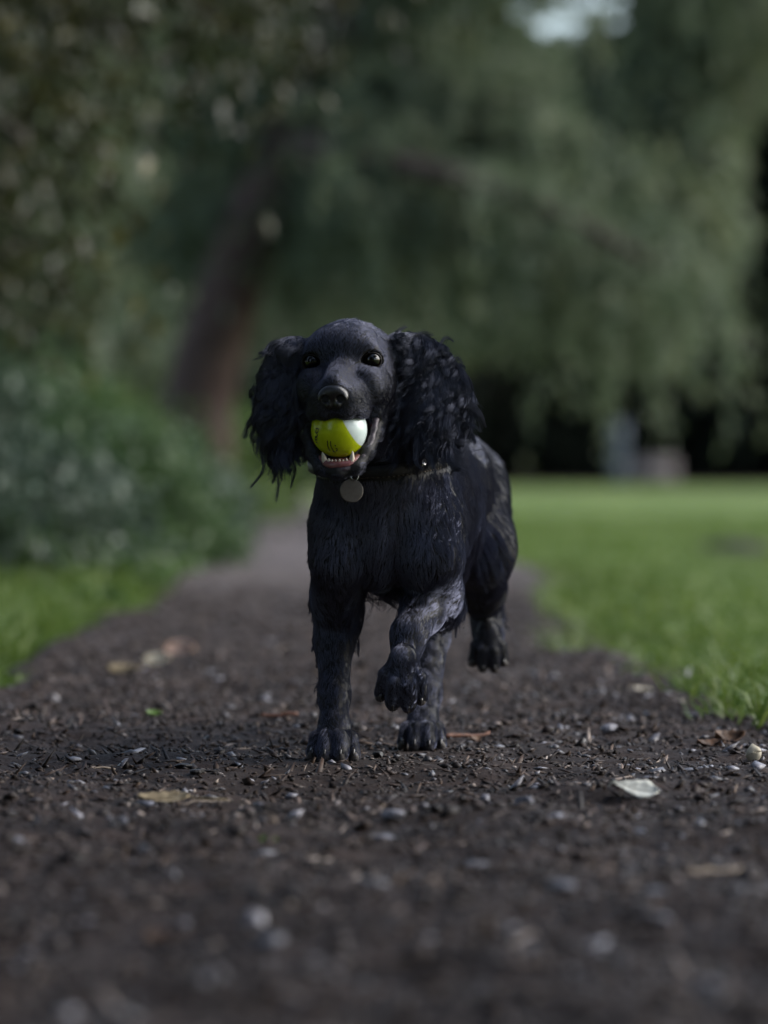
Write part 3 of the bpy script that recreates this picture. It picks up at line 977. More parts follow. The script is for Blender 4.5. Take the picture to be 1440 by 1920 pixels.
bush((-1.25, 29.0, 0.0), (0.55, 1.4, 0.85), 'far light green bush beside the bend of the path', L_FERN, 7, 0.08, 520)
bush((-2.6, 17.5, 0.0), (0.8, 1.2, 1.15), 'tall dark bush in the shade beneath the olive-leaved tree', L_BUSH, 8, 0.07, 620)

# --- hedge-like evergreens closing the view behind the path and the lawn
def evergreen(c, h, r, seed, label, mat, L=0.4, dens=260, per=22, lowest=0.05):
    g = np.random.default_rng(seed)
    c = np.array(c, float)
    trunk = limb([c, c + [0.1 * g.normal(), 0, h * 0.3], c + [0.2 * g.normal(), 0, h * 0.65], c + [0, 0, h * 0.98]], r * 0.085, 0.04, 8)
    t = lowest + (1 - lowest) * g.random(dens) ** 1.15
    a = g.random(dens) * 2 * pi
    prof_ = np.interp(t, [0, 0.12, 0.4, 0.75, 1], [0.88, 1.0, 0.92, 0.6, 0.08])
    rad = r * prof_ * (0.5 + 0.5 * g.random(dens) ** 0.5) * (1 + 0.18 * np.sin(3 * a + seed + t * 9))
    cen = c + np.stack([np.cos(a) * rad, np.sin(a) * rad, t * h], -1)
    V, F, T = clump_leaves(cen, per, r * 0.11, L, 0.5, 0.4, g)
    V[:, 2] = np.maximum(V[:, 2], -0.03)
    limbs = []
    for i in range(7):
        tt_ = 0.12 + 0.1 * i
        aa_ = g.random() * 6.28
        s_ = c + np.array([0, 0, tt_ * h])
        e_ = s_ + np.array([cos(aa_), sin(aa_), 0.2]) * r * 0.6
        limbs.append(limb([s_, (s_ + e_) / 2 + [0, 0, 0.1], e_], 0.09, 0.03, 6))
    return tree('evergreen_tree', c, label, [trunk] + limbs, [(V, F, T)], m_bark, mat, 'dark evergreens closing the far side of the lawn')


far = [(-9, 118, 26, 5.6), (-2, 126, 27, 6.0), (4.2, 134, 15, 4.6), (9.6, 140, 15, 4.4), (14.5, 136, 25, 5.0), (21, 138, 27, 5.8), (28, 134, 25, 5.4), (-17, 112, 26, 6.0), (0.5, 152, 25, 6.5), (6.5, 156, 15, 6.0), (12, 158, 15, 6.0), (18, 160, 27, 6.5), (25, 158, 28, 6.5)]
place = ['leftmost in the front row', 'front row, beyond the path bend', 'front row, behind the dog', 'short, front row, behind the bench', 'front row, just right of the bench', 'front row, at the right picture edge', 'rightmost of the front row', 'far left behind the bushes', 'back row, behind the leaning trunk', 'short, back row, behind the dog', 'short, back row, under the sky gap', 'back row, right of the sky gap', 'rightmost of the back row']
for i, ((x_, y_, h_, r_), pl) in enumerate(zip(far, place)):
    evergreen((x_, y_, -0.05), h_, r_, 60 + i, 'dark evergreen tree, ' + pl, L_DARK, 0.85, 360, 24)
# mid-green trees between the path bend and the dark wood
for i, (x_, y_, h_, r_, lab) in enumerate([
        (-4.6, 44, 9, 2.3, 'mid-green conifer beyond the left bushes'), (-1.7, 58, 12, 2.5, 'soft green conifer straight behind the dog head'),
        (-7.5, 60, 13, 3.4, 'mid-green conifer deep in the left background')]):
    o_ = evergreen((x_, y_, -0.05), h_, r_, 90 + i, lab, L_CONIF, 0.28, 520, 30)

for i, (x_, y_, h_, r_, lab) in enumerate([  # unseen evergreens behind and left of the camera, added to block sky light
        (-7, -13, 12, 3.4, 'unseen dark evergreen added to block sky light, behind the near path, left'), (-1.5, -17, 14, 3.8, 'unseen dark evergreen added to block sky light at the near end of the path'),
        (4.0, -15, 13, 3.6, 'unseen dark evergreen added to block sky light, behind the near path, right'), (-9, 0, 11, 3.2, 'unseen dark evergreen added for shade left of the near path'), (-8.5, 8, 12, 3.4, 'unseen dark evergreen added for shade left of the dog'), (9, -11, 11, 3.2, 'unseen dark evergreen added to block sky light at the near corner of the lawn')]):
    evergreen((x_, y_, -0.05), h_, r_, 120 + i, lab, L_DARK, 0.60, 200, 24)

# --- information post and bench on the far side of the lawn
m_post = noisy('blue_grey_paint', [(0.3, (0.075, 0.098, 0.118)), (0.7, (0.130, 0.155, 0.182))], 3, 0.5, 0.4, 0.2, 0.002)
m_bench = noisy('weathered_timber', [(0.3, (0.17, 0.148, 0.140)), (0.7, (0.29, 0.255, 0.242))], 8, 0.7, 0.3, 0.5, 0.003, 40)


def box(c, s, bev=0.012):
    """Bevel-edged box as V, F."""
    c, s = np.array(c, float), np.array(s, float) / 2
    V = []
    for sz in (-1, 1):
        for (dz, inset) in (((1, 1),) if False else ((0, 1), (1, 0))) if sz < 0 else ((1, 0), (0, 1)):
            zz_ = sz * (s[2] - (bev if inset == 0 else 0))
            k_ = bev if inset else 0
            V += [(-s[0] + k_, -s[1] + k_, zz_), (s[0] - k_, -s[1] + k_, zz_), (s[0] - k_, s[1] - k_, zz_), (-s[0] + k_, s[1] - k_, zz_)]
    V = np.array(V) + c
    F = [(3, 2, 1, 0)]
    for l in range(3):
        for j in range(4):
            F.append((l * 4 + j, l * 4 + (j + 1) % 4, (l + 1) * 4 + (j + 1) % 4, (l + 1) * 4 + j))
    F.append((12, 13, 14, 15))
    return V, F


Yp = 112.0
b0 = P(1161, 0, Yp)
b0[2] = -0.02
ps = tag(empty('park_sign', b0), 'blue-grey sign panel on a post across the lawn, left of the bench', 'sign')
for dx in (-0.15, 0.15):
    v, f = box(b0 + [dx, 0.0, 0.85], (0.11, 0.11, 1.74), 0.01)
    obj('post', v, f, m_post, ps)
v, f = box(b0 + [0, -0.075, 1.44], (0.42, 0.035, 0.70), 0.01)
obj('sign_panel', v, f, m_post, ps)
v, f = box(b0 + [0, -0.062, 0.55], (0.24, 0.03, 0.66), 0.008)
obj('lower_panel', v, f, m_post, ps)
v, f = box(b0 + [0, -0.02, 1.845], (0.48, 0.14, 0.05), 0.01)
obj('cap_rail', v, f, m_post, ps)
Yb = 113.0
b1 = P(1226, 0, Yb)
b1[2] = -0.02
bn = tag(empty('park_bench', b1), 'weathered timber bench across the lawn in front of the dark trees', 'bench')
for k_ in range(4):
    v, f = box(b1 + [0, 0.22 + 0.02 * k_, 0.47 + 0.098 * k_], (1.36, 0.035, 0.086), 0.008)
    obj('back_slat', v, f, m_bench, bn)
for k_ in range(4):
    v, f = box(b1 + [0, -0.22 + 0.12 * k_, 0.42], (1.36, 0.105, 0.035), 0.008)
    obj('seat_slat', v, f, m_bench, bn)
for sx in (-0.58, 0.58):
    v, f = box(b1 + [sx, -0.20, 0.20], (0.09, 0.09, 0.40), 0.008)
    obj('leg', v, f, m_bench, bn)
    v, f = box(b1 + [sx, 0.325, 0.41], (0.09, 0.06, 0.84), 0.008)
    obj('leg', v, f, m_bench, bn)
    v, f = box(b1 + [sx, 0.04, 0.62], (0.08, 0.50, 0.05), 0.008)
    obj('armrest', v, f, m_bench, bn)
v, f = box(b1 + [0, -0.27, 0.335], (1.30, 0.03, 0.11), 0.008)
obj('front_rail', v, f, m_bench, bn)

# --- unseen trees added beside the near path: their boughs shade it and the dog
g = np.random.default_rng(77)
for i, (bx, by, cx_, cy_, cz_, rx, ry, n_, lab) in enumerate([
        (-4.0, 2.0, -2.9, 1.5, 5.2, 3.2, 4.2, 420, 'unseen olive-leaved tree added to shade the near path from the left'),
        (3.2, -4.5, 1.2, -4.0, 5.0, 3.8, 4.0, 420, 'unseen olive-leaved tree added for shade right of the path, nearest end'),
        (-2.6, -6.5, -1.8, -6.0, 4.4, 3.2, 3.4, 420, 'unseen olive-leaved tree added for shade left of the path, nearest end'),
        (6.4, 0.6, 5.2, 1.1, 5.2, 2.8, 2.5, 420, 'unseen olive-leaved tree added to block the sun right of the near path, at the lawn edge')]):
    b = np.array([bx, by, -0.03])
    top = np.array([cx_, cy_, cz_])
    tr_ = limb([b, b + [0.05, 0.05, 1.4], b * 0.6 + top * 0.4, top], 0.24, 0.08, 12)
    lm = []
    for k_ in range(8):
        a_ = k_ * 0.785 + g.normal() * 0.2
        s_ = b * 0.55 + top * 0.45
        e_ = top + np.array([cos(a_) * rx * 0.75, sin(a_) * ry * 0.75, g.normal() * 0.4])
        lm.append(limb([s_, (s_ + e_) / 2 + [0, 0, 0.3], e_], 0.07, 0.02, 6))
    d_ = rand_dirs(n_, g) * (g.random((n_, 1)) ** 0.4)
    cen_ = top + d_ * np.array([rx, ry, 1.5])
    tree('broadleaf_tree', b, lab, [tr_] + lm, [clump_leaves(cen_, 30, 0.30, 0.13, 0.55, 0.3, g)], m_bark, L_OLIVE, 'unseen trees added to shade the near path')

# ================================================================== DOG
class Field:
    """Distance field on a regular grid; primitives are blended in, then meshed with surface nets."""
    def __init__(self, lo, hi, h):
        self.lo, self.h = np.array(lo, float), h
        self.n = np.ceil((np.array(hi) - self.lo) / h).astype(int) + 1
        self.d = np.full(self.n, 0.06, dtype=np.float32)

    def box(self, lo, hi, pad):
        a = np.clip(np.floor((np.asarray(lo) - pad - self.lo) / self.h).astype(int), 0, self.n)
        b = np.clip(np.ceil((np.asarray(hi) + pad - self.lo) / self.h).astype(int) + 1, 0, self.n)
        sl = tuple(slice(i, j) for i, j in zip(a, b))
        g = [((np.arange(i, j)) * self.h + o).astype(np.float32) for i, j, o in zip(a, b, self.lo)]
        return sl, (g[0][:, None, None], g[1][None, :, None], g[2][None, None, :])

    def put(self, sl, d, k, op):
        o = self.d[sl]
        if o.size == 0:
            return
        if op == 'add':
            h = np.clip(0.5 + 0.5 * (o - d) / k, 0, 1)
            self.d[sl] = o + (d - o) * h - k * h * (1 - h)
        else:
            d = -d
            h = np.clip(0.5 - 0.5 * (o - d) / k, 0, 1)
            self.d[sl] = o + (d - o) * h + k * h * (1 - h)

    def cap(self, a, b, ra, rb, k=0.012, op='add', pad=0.03):
        a, b = np.asarray(a, float), np.asarray(b, float)
        m = max(ra, rb)
        sl, (x, y, z) = self.box(np.minimum(a, b) - m, np.maximum(a, b) + m, pad)
        ab = b - a
        L2 = max(ab @ ab, 1e-9)
        t = np.clip(((x - a[0]) * ab[0] + (y - a[1]) * ab[1] + (z - a[2]) * ab[2]) / L2, 0, 1)
        d = np.sqrt((x - a[0] - t * ab[0]) ** 2 + (y - a[1] - t * ab[1]) ** 2 + (z - a[2] - t * ab[2]) ** 2) - (ra + (rb - ra) * t)
        self.put(sl, d, k, op)

    def chain(self, pts, rad, k=0.012, **kw):
        for i in range(len(pts) - 1):
            self.cap(pts[i], pts[i + 1], rad[i], rad[i + 1], k, **kw)

    def ell(self, c, r, R=None, k=0.012, op='add', pad=0.03):
        c, r = np.asarray(c, float), np.asarray(r, float)
        R = np.eye(3) if R is None else np.asarray(R, float)
        ext = np.sqrt((R ** 2) @ (r ** 2))
        sl, (x, y, z) = self.box(c - ext, c + ext, pad)
        x, y, z = x - c[0], y - c[1], z - c[2]
        q = [(x * R[0, i] + y * R[1, i] + z * R[2, i]) for i in range(3)]
        k0 = np.sqrt(sum((q[i] / r[i]) ** 2 for i in range(3)))
        k1 = np.sqrt(sum((q[i] / r[i] ** 2) ** 2 for i in range(3)))
        d = k0 * (k0 - 1) / np.maximum(k1, 1e-6)
        self.put(sl, d, k, op)

    def sample(self, p):
        q = (np.asarray(p) - self.lo) / self.h
        q = np.clip(q, 0, self.n - 1.001)
        i = q.astype(int)
        f = q - i
        r = 0
        for dx in (0, 1):
            for dy in (0, 1):
                for dz in (0, 1):
                    w = (f[:, 0] if dx else 1 - f[:, 0]) * (f[:, 1] if dy else 1 - f[:, 1]) * (f[:, 2] if dz else 1 - f[:, 2])
                    r = r + w * self.d[i[:, 0] + dx, i[:, 1] + dy, i[:, 2] + dz]
        return r

    def grad(self, p):
        e = self.h
        g = np.stack([self.sample(p + v) - self.sample(p - v) for v in np.eye(3) * e], -1)
        return unit(g)

    def mesh(self, iso=0.0):
        d = self.d - iso
        s = d < 0
        nx, ny, nz = d.shape
        cnt = np.zeros((nx - 1, ny - 1, nz - 1), np.int8)
        for dx in (0, 1):
            for dy in (0, 1):
                for dz in (0, 1):
                    cnt += s[dx:nx - 1 + dx, dy:ny - 1 + dy, dz:nz - 1 + dz]
        act = np.argwhere((cnt > 0) & (cnt < 8))
        ids = np.full(cnt.shape, -1, np.int64)
        ids[act[:, 0], act[:, 1], act[:, 2]] = np.arange(len(act))
        acc = np.zeros((len(act), 3))
        num = np.zeros(len(act))
        corners = [(a, b, c) for a in (0, 1) for b in (0, 1) for c in (0, 1)]
        for c0 in corners:
            for ax in range(3):
                if c0[ax]:
                    continue
                c1 = list(c0)
                c1[ax] = 1
                v0 = d[act[:, 0] + c0[0], act[:, 1] + c0[1], act[:, 2] + c0[2]]
                v1 = d[act[:, 0] + c1[0], act[:, 1] + c1[1], act[:, 2] + c1[2]]
                cr = (v0 < 0) != (v1 < 0)
                t = v0 / np.where(cr, v0 - v1, 1)
                p = np.array(c0, float)[None, :].repeat(len(act), 0)
                p[:, ax] += t
                acc += p * cr[:, None]
                num += cr
        V = (act + acc / num[:, None]) * self.h + self.lo
        quads = []
        for ax in range(3):
            b, c = (ax + 1) % 3, (ax + 2) % 3
            sh = [slice(None)] * 3
            sh2 = [slice(None)] * 3
            sh[ax], sh2[ax] = slice(0, -1), slice(1, None)
            e = np.argwhere(s[tuple(sh)] != s[tuple(sh2)])
            e = e[(e[:, b] > 0) & (e[:, c] > 0) & (e[:, b] < d.shape[b] - 1) & (e[:, c] < d.shape[c] - 1)]
            inside = s[e[:, 0], e[:, 1], e[:, 2]]
            q = []
            for ob, oc in ((0, 0), (-1, 0), (-1, -1), (0, -1)):
                f = e.copy()
                f[:, b] += ob
                f[:, c] += oc
                q.append(ids[f[:, 0], f[:, 1], f[:, 2]])
            q = np.stack(q, 1)
            q = np.where(inside[:, None], q, q[:, ::-1])
            quads.append(q)
        return V, np.concatenate(quads)


# --- head frame: u = photo right, f = forward (towards the camera), w = up; millimetres
HO = P(641, 677, 4.375)
yaw, pitch, roll = radians(-8), radians(-5), radians(1.5)
f0 = np.array([sin(yaw) * cos(pitch), -cos(yaw) * cos(pitch), sin(pitch)])
u0 = unit(np.cross(np.array([0, 0, 1.0]), f0)) * 1.0
if u0[0] < 0:
    u0 = -u0
w0 = unit(np.cross(f0, u0))
if w0[2] < 0:
    w0 = -w0
u1 = u0 * cos(roll) + w0 * sin(roll)
w1 = w0 * cos(roll) - u0 * sin(roll)
HR = np.stack([u1, f0, w1], 1)          # columns: local axes in the world


def H(*p):
    p = np.asarray(p if len(p) == 3 else p[0], float) * 0.001
    return HO + p @ HR.T


def head_prims(B):
    mm = 0.001

    def E(c, r, k=10, op='add', R=None, both=False):
        for s in ((1, -1) if both else (1,)):
            cc = (c[0] * s, c[1], c[2])
            RR = HR
            if R is not None:
                a = radians(R) * s
                M = np.array([[cos(a), -sin(a), 0], [sin(a), cos(a), 0], [0, 0, 1]])
                RR = HR @ M
            B.ell(H(cc), np.array(r) * mm, RR, k * mm, op)

    def Cp(a, b, ra, rb, k=10, op='add', both=False):
        for s in ((1, -1) if both else (1,)):
            B.cap(H(a[0] * s, a[1], a[2]), H(b[0] * s, b[1], b[2]), ra * mm, rb * mm, k * mm, op)
    E((0, -46, 5), (50, 58, 38), 20)                       # cranium
    E((0, -14, 14), (38, 28, 26), 14)                      # forehead
    E((25, -3, 15), (15, 10, 9), 9, both=True)             # brow
    E((38, -36, -24), (18, 34, 27), 14, both=True)         # cheek
    E((0, -50, -52), (46, 40, 46), 22)                     # throat
    Cp((0, -2, -7), (0, 62, -24), 16, 14, 12)              # bridge of the muzzle
    E((27, 8, -20), (14, 16, 12), 12, both=True)           # below the eye
    E((35, 0, -30), (17, 30, 24), 12, both=True)           # full cheek beside the muzzle
    E((13, 38, -40), (20, 38, 21), 9, both=True)           # muzzle sides
    E((0, 60, -42), (25, 16, 19), 8)                       # muzzle front
    E((11, 62, -52), (13, 14, 11), 6, both=True)           # lip cushions
    E((26, 38, -53), (10, 27, 12), 8, both=True)            # flews
    Cp((39, -18, -36), (38.5, 6, -60), 11, 7, 10, both=True)  # cheek fold at the mouth corner
    Cp((35, -40, -50), (36, -6, -73), 14, 9, 10, both=True)  # jaw hinge
    Cp((0, -30, -98), (0, 44, -117), 22, 12, 14)           # lower jaw
    for s in (1, -1):
        B.chain([H(38 * s, -6, -68), H(35.5 * s, 14, -83), H(29 * s, 36, -101), H(20 * s, 53, -116), H(0, 59, -121)],
                np.array([8, 8, 7.5, 6.5, 6.5]) * mm, 6 * mm)
    E((0, 20, -78), (34, 46, 25), 3, 'sub')                # inside of the mouth
    B.ell(H(BALL), np.full(3, 0.0318), None, 0.0015, 'sub')
    # eye openings
    for s in (1, -1):
        c = np.array([32.5 * s, -5.5, 0.0])
        B.ell(H(c), np.full(3, 0.0146), None, 0.005)
        a = radians(14) * s
        B.ell(H(c + np.array([sin(a), cos(a), -0.06]) * 9.5), np.array([12.6, 10.5, 11.0]) * mm, HR, 0.0018, 'sub')
        B.ell(H(c), np.full(3, 0.0126), None, 0.001, 'sub')


BALL = (0, 40, -74)
BALL_R = 0.0313

B = Field((-0.19, 4.20, -0.012), (0.225, 5.16, 0.53), 0.0024)
# --- trunk
yb = radians(-14.5)
RB = np.array([[cos(yb), -sin(yb), 0], [sin(yb), cos(yb), 0], [0, 0, 1]])
B.ell((0.030, 4.66, 0.297), (0.082, 0.17, 0.106), RB, 0.03)
B.ell((0.006, 4.565, 0.282), (0.060, 0.085, 0.086), RB, 0.03)
B.ell((0.064, 4.84, 0.318), (0.068, 0.13, 0.078), RB, 0.03)
B.ell((0.084, 4.955, 0.312), (0.062, 0.085, 0.078), RB, 0.03)
B.ell((-0.002, 4.505, 0.250), (0.028, 0.050, 0.055), RB, 0.025)         # breastbone
# neck
B.chain([(0.012, 4.60, 0.345), (-0.006, 4.53, 0.372), (-0.030, 4.455, 0.425)], [0.070, 0.066, 0.050], 0.03)
B.cap((-0.004, 4.52, 0.29), (-0.020, 4.475, 0.375), 0.066, 0.056, 0.03)
# tail, docked and held low
B.chain([(0.095, 5.02, 0.345), (0.105, 5.075, 0.35), (0.11, 5.12, 0.335)], [0.022, 0.014, 0.008], 0.012)

LEGS = {}
# dog's right foreleg (photo left), bearing weight
LEGS['fr'] = ([(-0.036, 4.56, 0.320), (-0.047, 4.500, 0.268), (-0.055, 4.565, 0.190), (-0.058, 4.545, 0.140), (-0.0575, 4.515, 0.078), (-0.0575, 4.49, 0.034)],
              [0.036, 0.037, 0.0290, 0.0215, 0.0160, 0.0160])
# dog's left foreleg (photo right), lifted and folded towards the camera
LEGS['fl'] = ([(0.040, 4.57, 0.330), (0.050, 4.505, 0.275), (0.056, 4.540, 0.190), (0.044, 4.490, 0.174), (0.029, 4.452, 0.152), (0.0235, 4.438, 0.122)],
              [0.040, 0.042, 0.030, 0.0215, 0.0168, 0.0160])
# dog's left hind leg (photo right), swinging
LEGS['hl'] = ([(0.104, 4.945, 0.315), (0.118, 4.880, 0.240), (0.124, 4.955, 0.185), (0.131, 5.005, 0.162), (0.1335, 4.990, 0.135), (0.1325, 4.972, 0.115)],
              [0.052, 0.044, 0.027, 0.0175, 0.016, 0.017])
# dog's right hind leg, landing behind the lifted forepaw
LEGS['hr'] = ([(0.058, 4.93, 0.315), (0.050, 4.80, 0.235), (0.058, 4.80, 0.175), (0.060, 4.775, 0.135), (0.051, 4.705, 0.070), (0.047, 4.672, 0.032)],
              [0.052, 0.044, 0.027, 0.019, 0.0165, 0.0165])
for k_, (p_, r_) in LEGS.items():
    B.chain(p_, r_, 0.022 if k_ in ('fl', 'hl') else 0.014)
B.cap((-0.043, 4.515, 0.305), (-0.050, 4.490, 0.235), 0.036, 0.033, 0.012)
B.cap((-0.050, 4.490, 0.235), (-0.057, 4.535, 0.180), 0.033, 0.027, 0.012)      # right upper arm mass
B.cap((0.046, 4.515, 0.315), (0.053, 4.485, 0.240), 0.040, 0.037, 0.012)
B.cap((0.053, 4.485, 0.240), (0.058, 4.525, 0.195), 0.037, 0.031, 0.012)      # left upper arm mass
B.cap((0.098, 4.96, 0.305), (0.114, 4.92, 0.235), 0.050, 0.038, 0.02)
B.cap((0.062, 4.95, 0.305), (0.052, 4.84, 0.235), 0.050, 0.040, 0.02)
B.ell((-0.059, 4.59, 0.197), (0.016, 0.02, 0.018), None, 0.012)             # right elbow point
B.ell((0.064, 4.565, 0.184), (0.022, 0.022, 0.020), None, 0.012)             # left elbow point

CLAWS, PADS, TOES = [], [], []


def paw(c, fwd, up, s=1.0, curl=0.0):
    """Four toes: c is the middle of the paw, fwd where the toes point, up the back of the paw."""
    fwd = unit(fwd)
    lat = unit(np.cross(fwd, up))
    up = np.cross(lat, fwd)
    c = np.asarray(c, float)

    def q(l, f, h):
        return c + (lat * l + fwd * f + up * h) * 0.001 * s
    B.ell(q(0, -4, 4), np.array([21, 20, 13]) * 0.001 * s, np.stack([lat, fwd, up], 1), 0.008)
    B.cap(q(0, -16, 20), q(0, -2, 4), 0.0160 * s, 0.017 * s, 0.012)
    for l, f, e in ((-21, 10, 0.86), (-8, 21, 1.03), (8.3, 20, 1.0), (21.5, 9, 0.84)):
        kn = q(l * 0.86, f - 10, 11)
        tip = q(l * 1.06, f + 4, -5 - curl)
        B.cap(q(l * 0.6, f - 20, 9), kn, 0.0078 * s * e, 0.0094 * s * e, 0.0026)
        B.cap(kn, tip, 0.0094 * s * e, 0.0085 * s * e, 0.0016)
        TOES.append((kn, tip))
        dirn = unit(fwd * 0.8 - up * 0.75)
        CLAWS.append((tip + fwd * 0.0068 * s + up * 0.003, dirn, unit(up)))
        PADS.append((tip - up * 0.0045 * s + fwd * 0.0035 * s, unit(fwd - up * 0.5), lat))
    return q


paw((-0.0575, 4.478, 0.019), (-0.04, -1, 0.05), (0, 0.05, 1), 1.05)
paw((0.0205, 4.424, 0.099), (-0.05, -0.56, -0.83), (0.05, -0.83, 0.56), 1.02, 2)
paw((0.1325, 4.962, 0.110), (0.02, -0.62, -0.75), (0, -0.75, 0.62), 0.86)
paw((0.0455, 4.655, 0.019), (-0.02, -1, 0.0), (0, 0, 1), 1.0)

# --- head and ears
head_prims(B)
EAR_L = [P(562, 660, 4.40), P(540, 662, 4.41), P(526, 702, 4.41), P(524, 755, 4.405), P(534, 795, 4.40)]
EAR_R = [P(738, 660, 4.41), P(778, 660, 4.42), P(812, 698, 4.425), P(826, 750, 4.42), P(806, 785, 4.41)]
for pts, rad in ((EAR_L, [0.012, 0.013, 0.017, 0.020, 0.015]), (EAR_R, [0.014, 0.017, 0.021, 0.023, 0.017])):
    for i in range(4):
        a, b = pts[i], pts[i + 1]
        for t in (0.0, 0.5):
            c = a + (b - a) * (t + 0.25)
            r = rad[i] + (rad[i + 1] - rad[i]) * (t + 0.25)
            B.ell(c, (r * 1.25, r * 0.55, r * 1.3), None, 0.010)
B.ell(P(552, 745, 4.42), (0.018, 0.011, 0.038), None, 0.012)
B.ell(P(784, 745, 4.425), (0.026, 0.011, 0.038), None, 0.012)

VB, FB = B.mesh()

# materials of the dog
m_skin = noisy('black_hide', [(0.35, (0.006, 0.006, 0.007)), (0.7, (0.013, 0.012, 0.013))], 120, 0.6, 0.3, 0.6, 0.001, 400)
m_mouth = noisy('mouth_lining', [(0.3, (0.05, 0.015, 0.018)), (0.7, (0.11, 0.035, 0.04))], 90, 0.3, 0.5, 0.3, 0.001, 200)
m_nose = material('wet_nose', 0.28, 0.6, (0.012, 0.012, 0.013))
vor = m_nose.node_tree.nodes.new('ShaderNodeTexVoronoi')
vor.inputs['Scale'].default_value = 900
tcn = m_nose.node_tree.nodes.new('ShaderNodeTexCoord')
m_nose.node_tree.links.new(tcn.outputs['Object'], vor.inputs['Vector'])
bump(m_nose, vor.outputs['Distance'], 0.35, 0.0006)
m_lid = material('eyelid_rim', 0.50, 0.3, (0.016, 0.012, 0.011))
m_lip = noisy('lip_skin', [(0.38, (0.022, 0.018, 0.024)), (0.68, (0.095, 0.072, 0.092))], 130, 0.46, 0.4, 0.4, 0.001, 300)
m_tooth = noisy('tooth', [(0.3, (0.55, 0.46, 0.36)), (0.7, (0.72, 0.66, 0.58))], 150, 0.3, 0.5, 0)
m_gum = noisy('gum', [(0.3, (0.13, 0.040, 0.042)), (0.7, (0.27, 0.105, 0.105))], 160, 0.25, 0.6, 0.3, 0.001, 300)
m_claw = material('claw_horn', 0.22, 0.6, (0.035, 0.032, 0.032))
m_pad = noisy('paw_pad', [(0.3, (0.035, 0.030, 0.028)), (0.7, (0.085, 0.074, 0.068))], 300, 0.6, 0.4, 0.6, 0.001, 700)


def fur_material(name, sheen, ru=0.18, rv=0.45, base=(0.004, 0.004, 0.005), soft=0.6):
    """Black hair: next to no body colour, a bluish-black gloss along the strands."""
    m = bpy.data.materials.new(name)
    m.use_nodes = True
    nt = m.node_tree
    nt.nodes.remove(nt.nodes['Principled BSDF'])
    h = nt.nodes.new('ShaderNodeBsdfHair')
    h.component = 'Reflection'
    h.inputs['Color'].default_value = (*sheen, 1)
    h.inputs['RoughnessU'].default_value = ru
    h.inputs['RoughnessV'].default_value = rv
    df = nt.nodes.new('ShaderNodeBsdfDiffuse')
    df.inputs['Color'].default_value = (*base, 1)
    ad = nt.nodes.new('ShaderNodeAddShader')
    nt.links.new(h.outputs[0], ad.inputs[0])
    nt.links.new(df.outputs[0], ad.inputs[1])
    h2 = nt.nodes.new('ShaderNodeBsdfHair')          # broad, weaker second gloss lobe
    h2.component = 'Reflection'
    h2.inputs['Color'].default_value = (*[q * soft for q in sheen], 1)
    h2.inputs['RoughnessU'].default_value = 0.75
    h2.inputs['RoughnessV'].default_value = 0.8
    ad2 = nt.nodes.new('ShaderNodeAddShader')
    nt.links.new(ad.outputs[0], ad2.inputs[0])
    nt.links.new(h2.outputs[0], ad2.inputs[1])
    nt.links.new(ad2.outputs[0], nt.nodes['Material Output'].inputs['Surface'])
    return m


m_fur = fur_material('black_fur', (0.080, 0.084, 0.116), 0.15, 0.38, base=(0.003, 0.003, 0.004), soft=0.30)
m_facefur = fur_material('black_face_fur', (0.054, 0.057, 0.078), 0.15, 0.38, base=(0.003, 0.003, 0.004), soft=0.22)
m_earfur = fur_material('black_curls', (0.054, 0.057, 0.074), 0.18, 0.42, base=(0.003, 0.003, 0.004), soft=0.45)

dog = tag(empty('dog', (0.02, 4.62, 0)), 'black cocker spaniel running down the dirt path with a ball in its mouth', 'dog')
body = obj('body', VB, FB, [m_skin, m_mouth], dog)
cav = (VB - H(0, 20, -78)) @ HR * 1000
inm = ((cav / np.array([36, 48, 27.5])) ** 2).sum(1) < 1.0
inm &= ~((np.abs(cav[:, 0]) < 40) & (cav[:, 1] > 36))
fm = inm[FB].all(1)
body.data.polygons.foreach_set('material_index', fm.astype(np.int32))

# nose leather with its nostrils, on a finer grid
N = Field(H(0, 74, -36) - 0.034, H(0, 74, -36) + 0.034, 0.0008)
for c, r, k in (((0, 71, -34), (15, 9, 11), 4), ((0, 74, -29), (12, 7, 7), 4)):
    N.ell(H(c), np.array(r) * 0.001, HR, k * 0.001, pad=0.012)
for s in (1, -1):
    N.ell(H(10.5 * s, 72, -36), np.array([7.2, 8, 8]) * 0.001, HR, 0.004, pad=0.012)
    N.ell(H(5 * s, 75, -44), np.array([4.5, 5, 5]) * 0.001, HR, 0.004, pad=0.012)
for s in (1, -1):
    N.ell(H(8.6 * s, 81.5, -37.5), np.array([5.0, 7.5, 4.5]) * 0.001, HR, 0.002, 'sub', pad=0.012)
    N.cap(H(11.5 * s, 80, -38.5), H(15.5 * s, 77, -42), 0.0016, 0.0010, 0.0015, 'sub', pad=0.012)
N.cap(H(0, 84, -34), H(0, 81, -47), 0.0009, 0.0009, 0.0012, 'sub', pad=0.012)
VN, FN = N.mesh()
obj('nose', VN, FN, m_nose, dog)

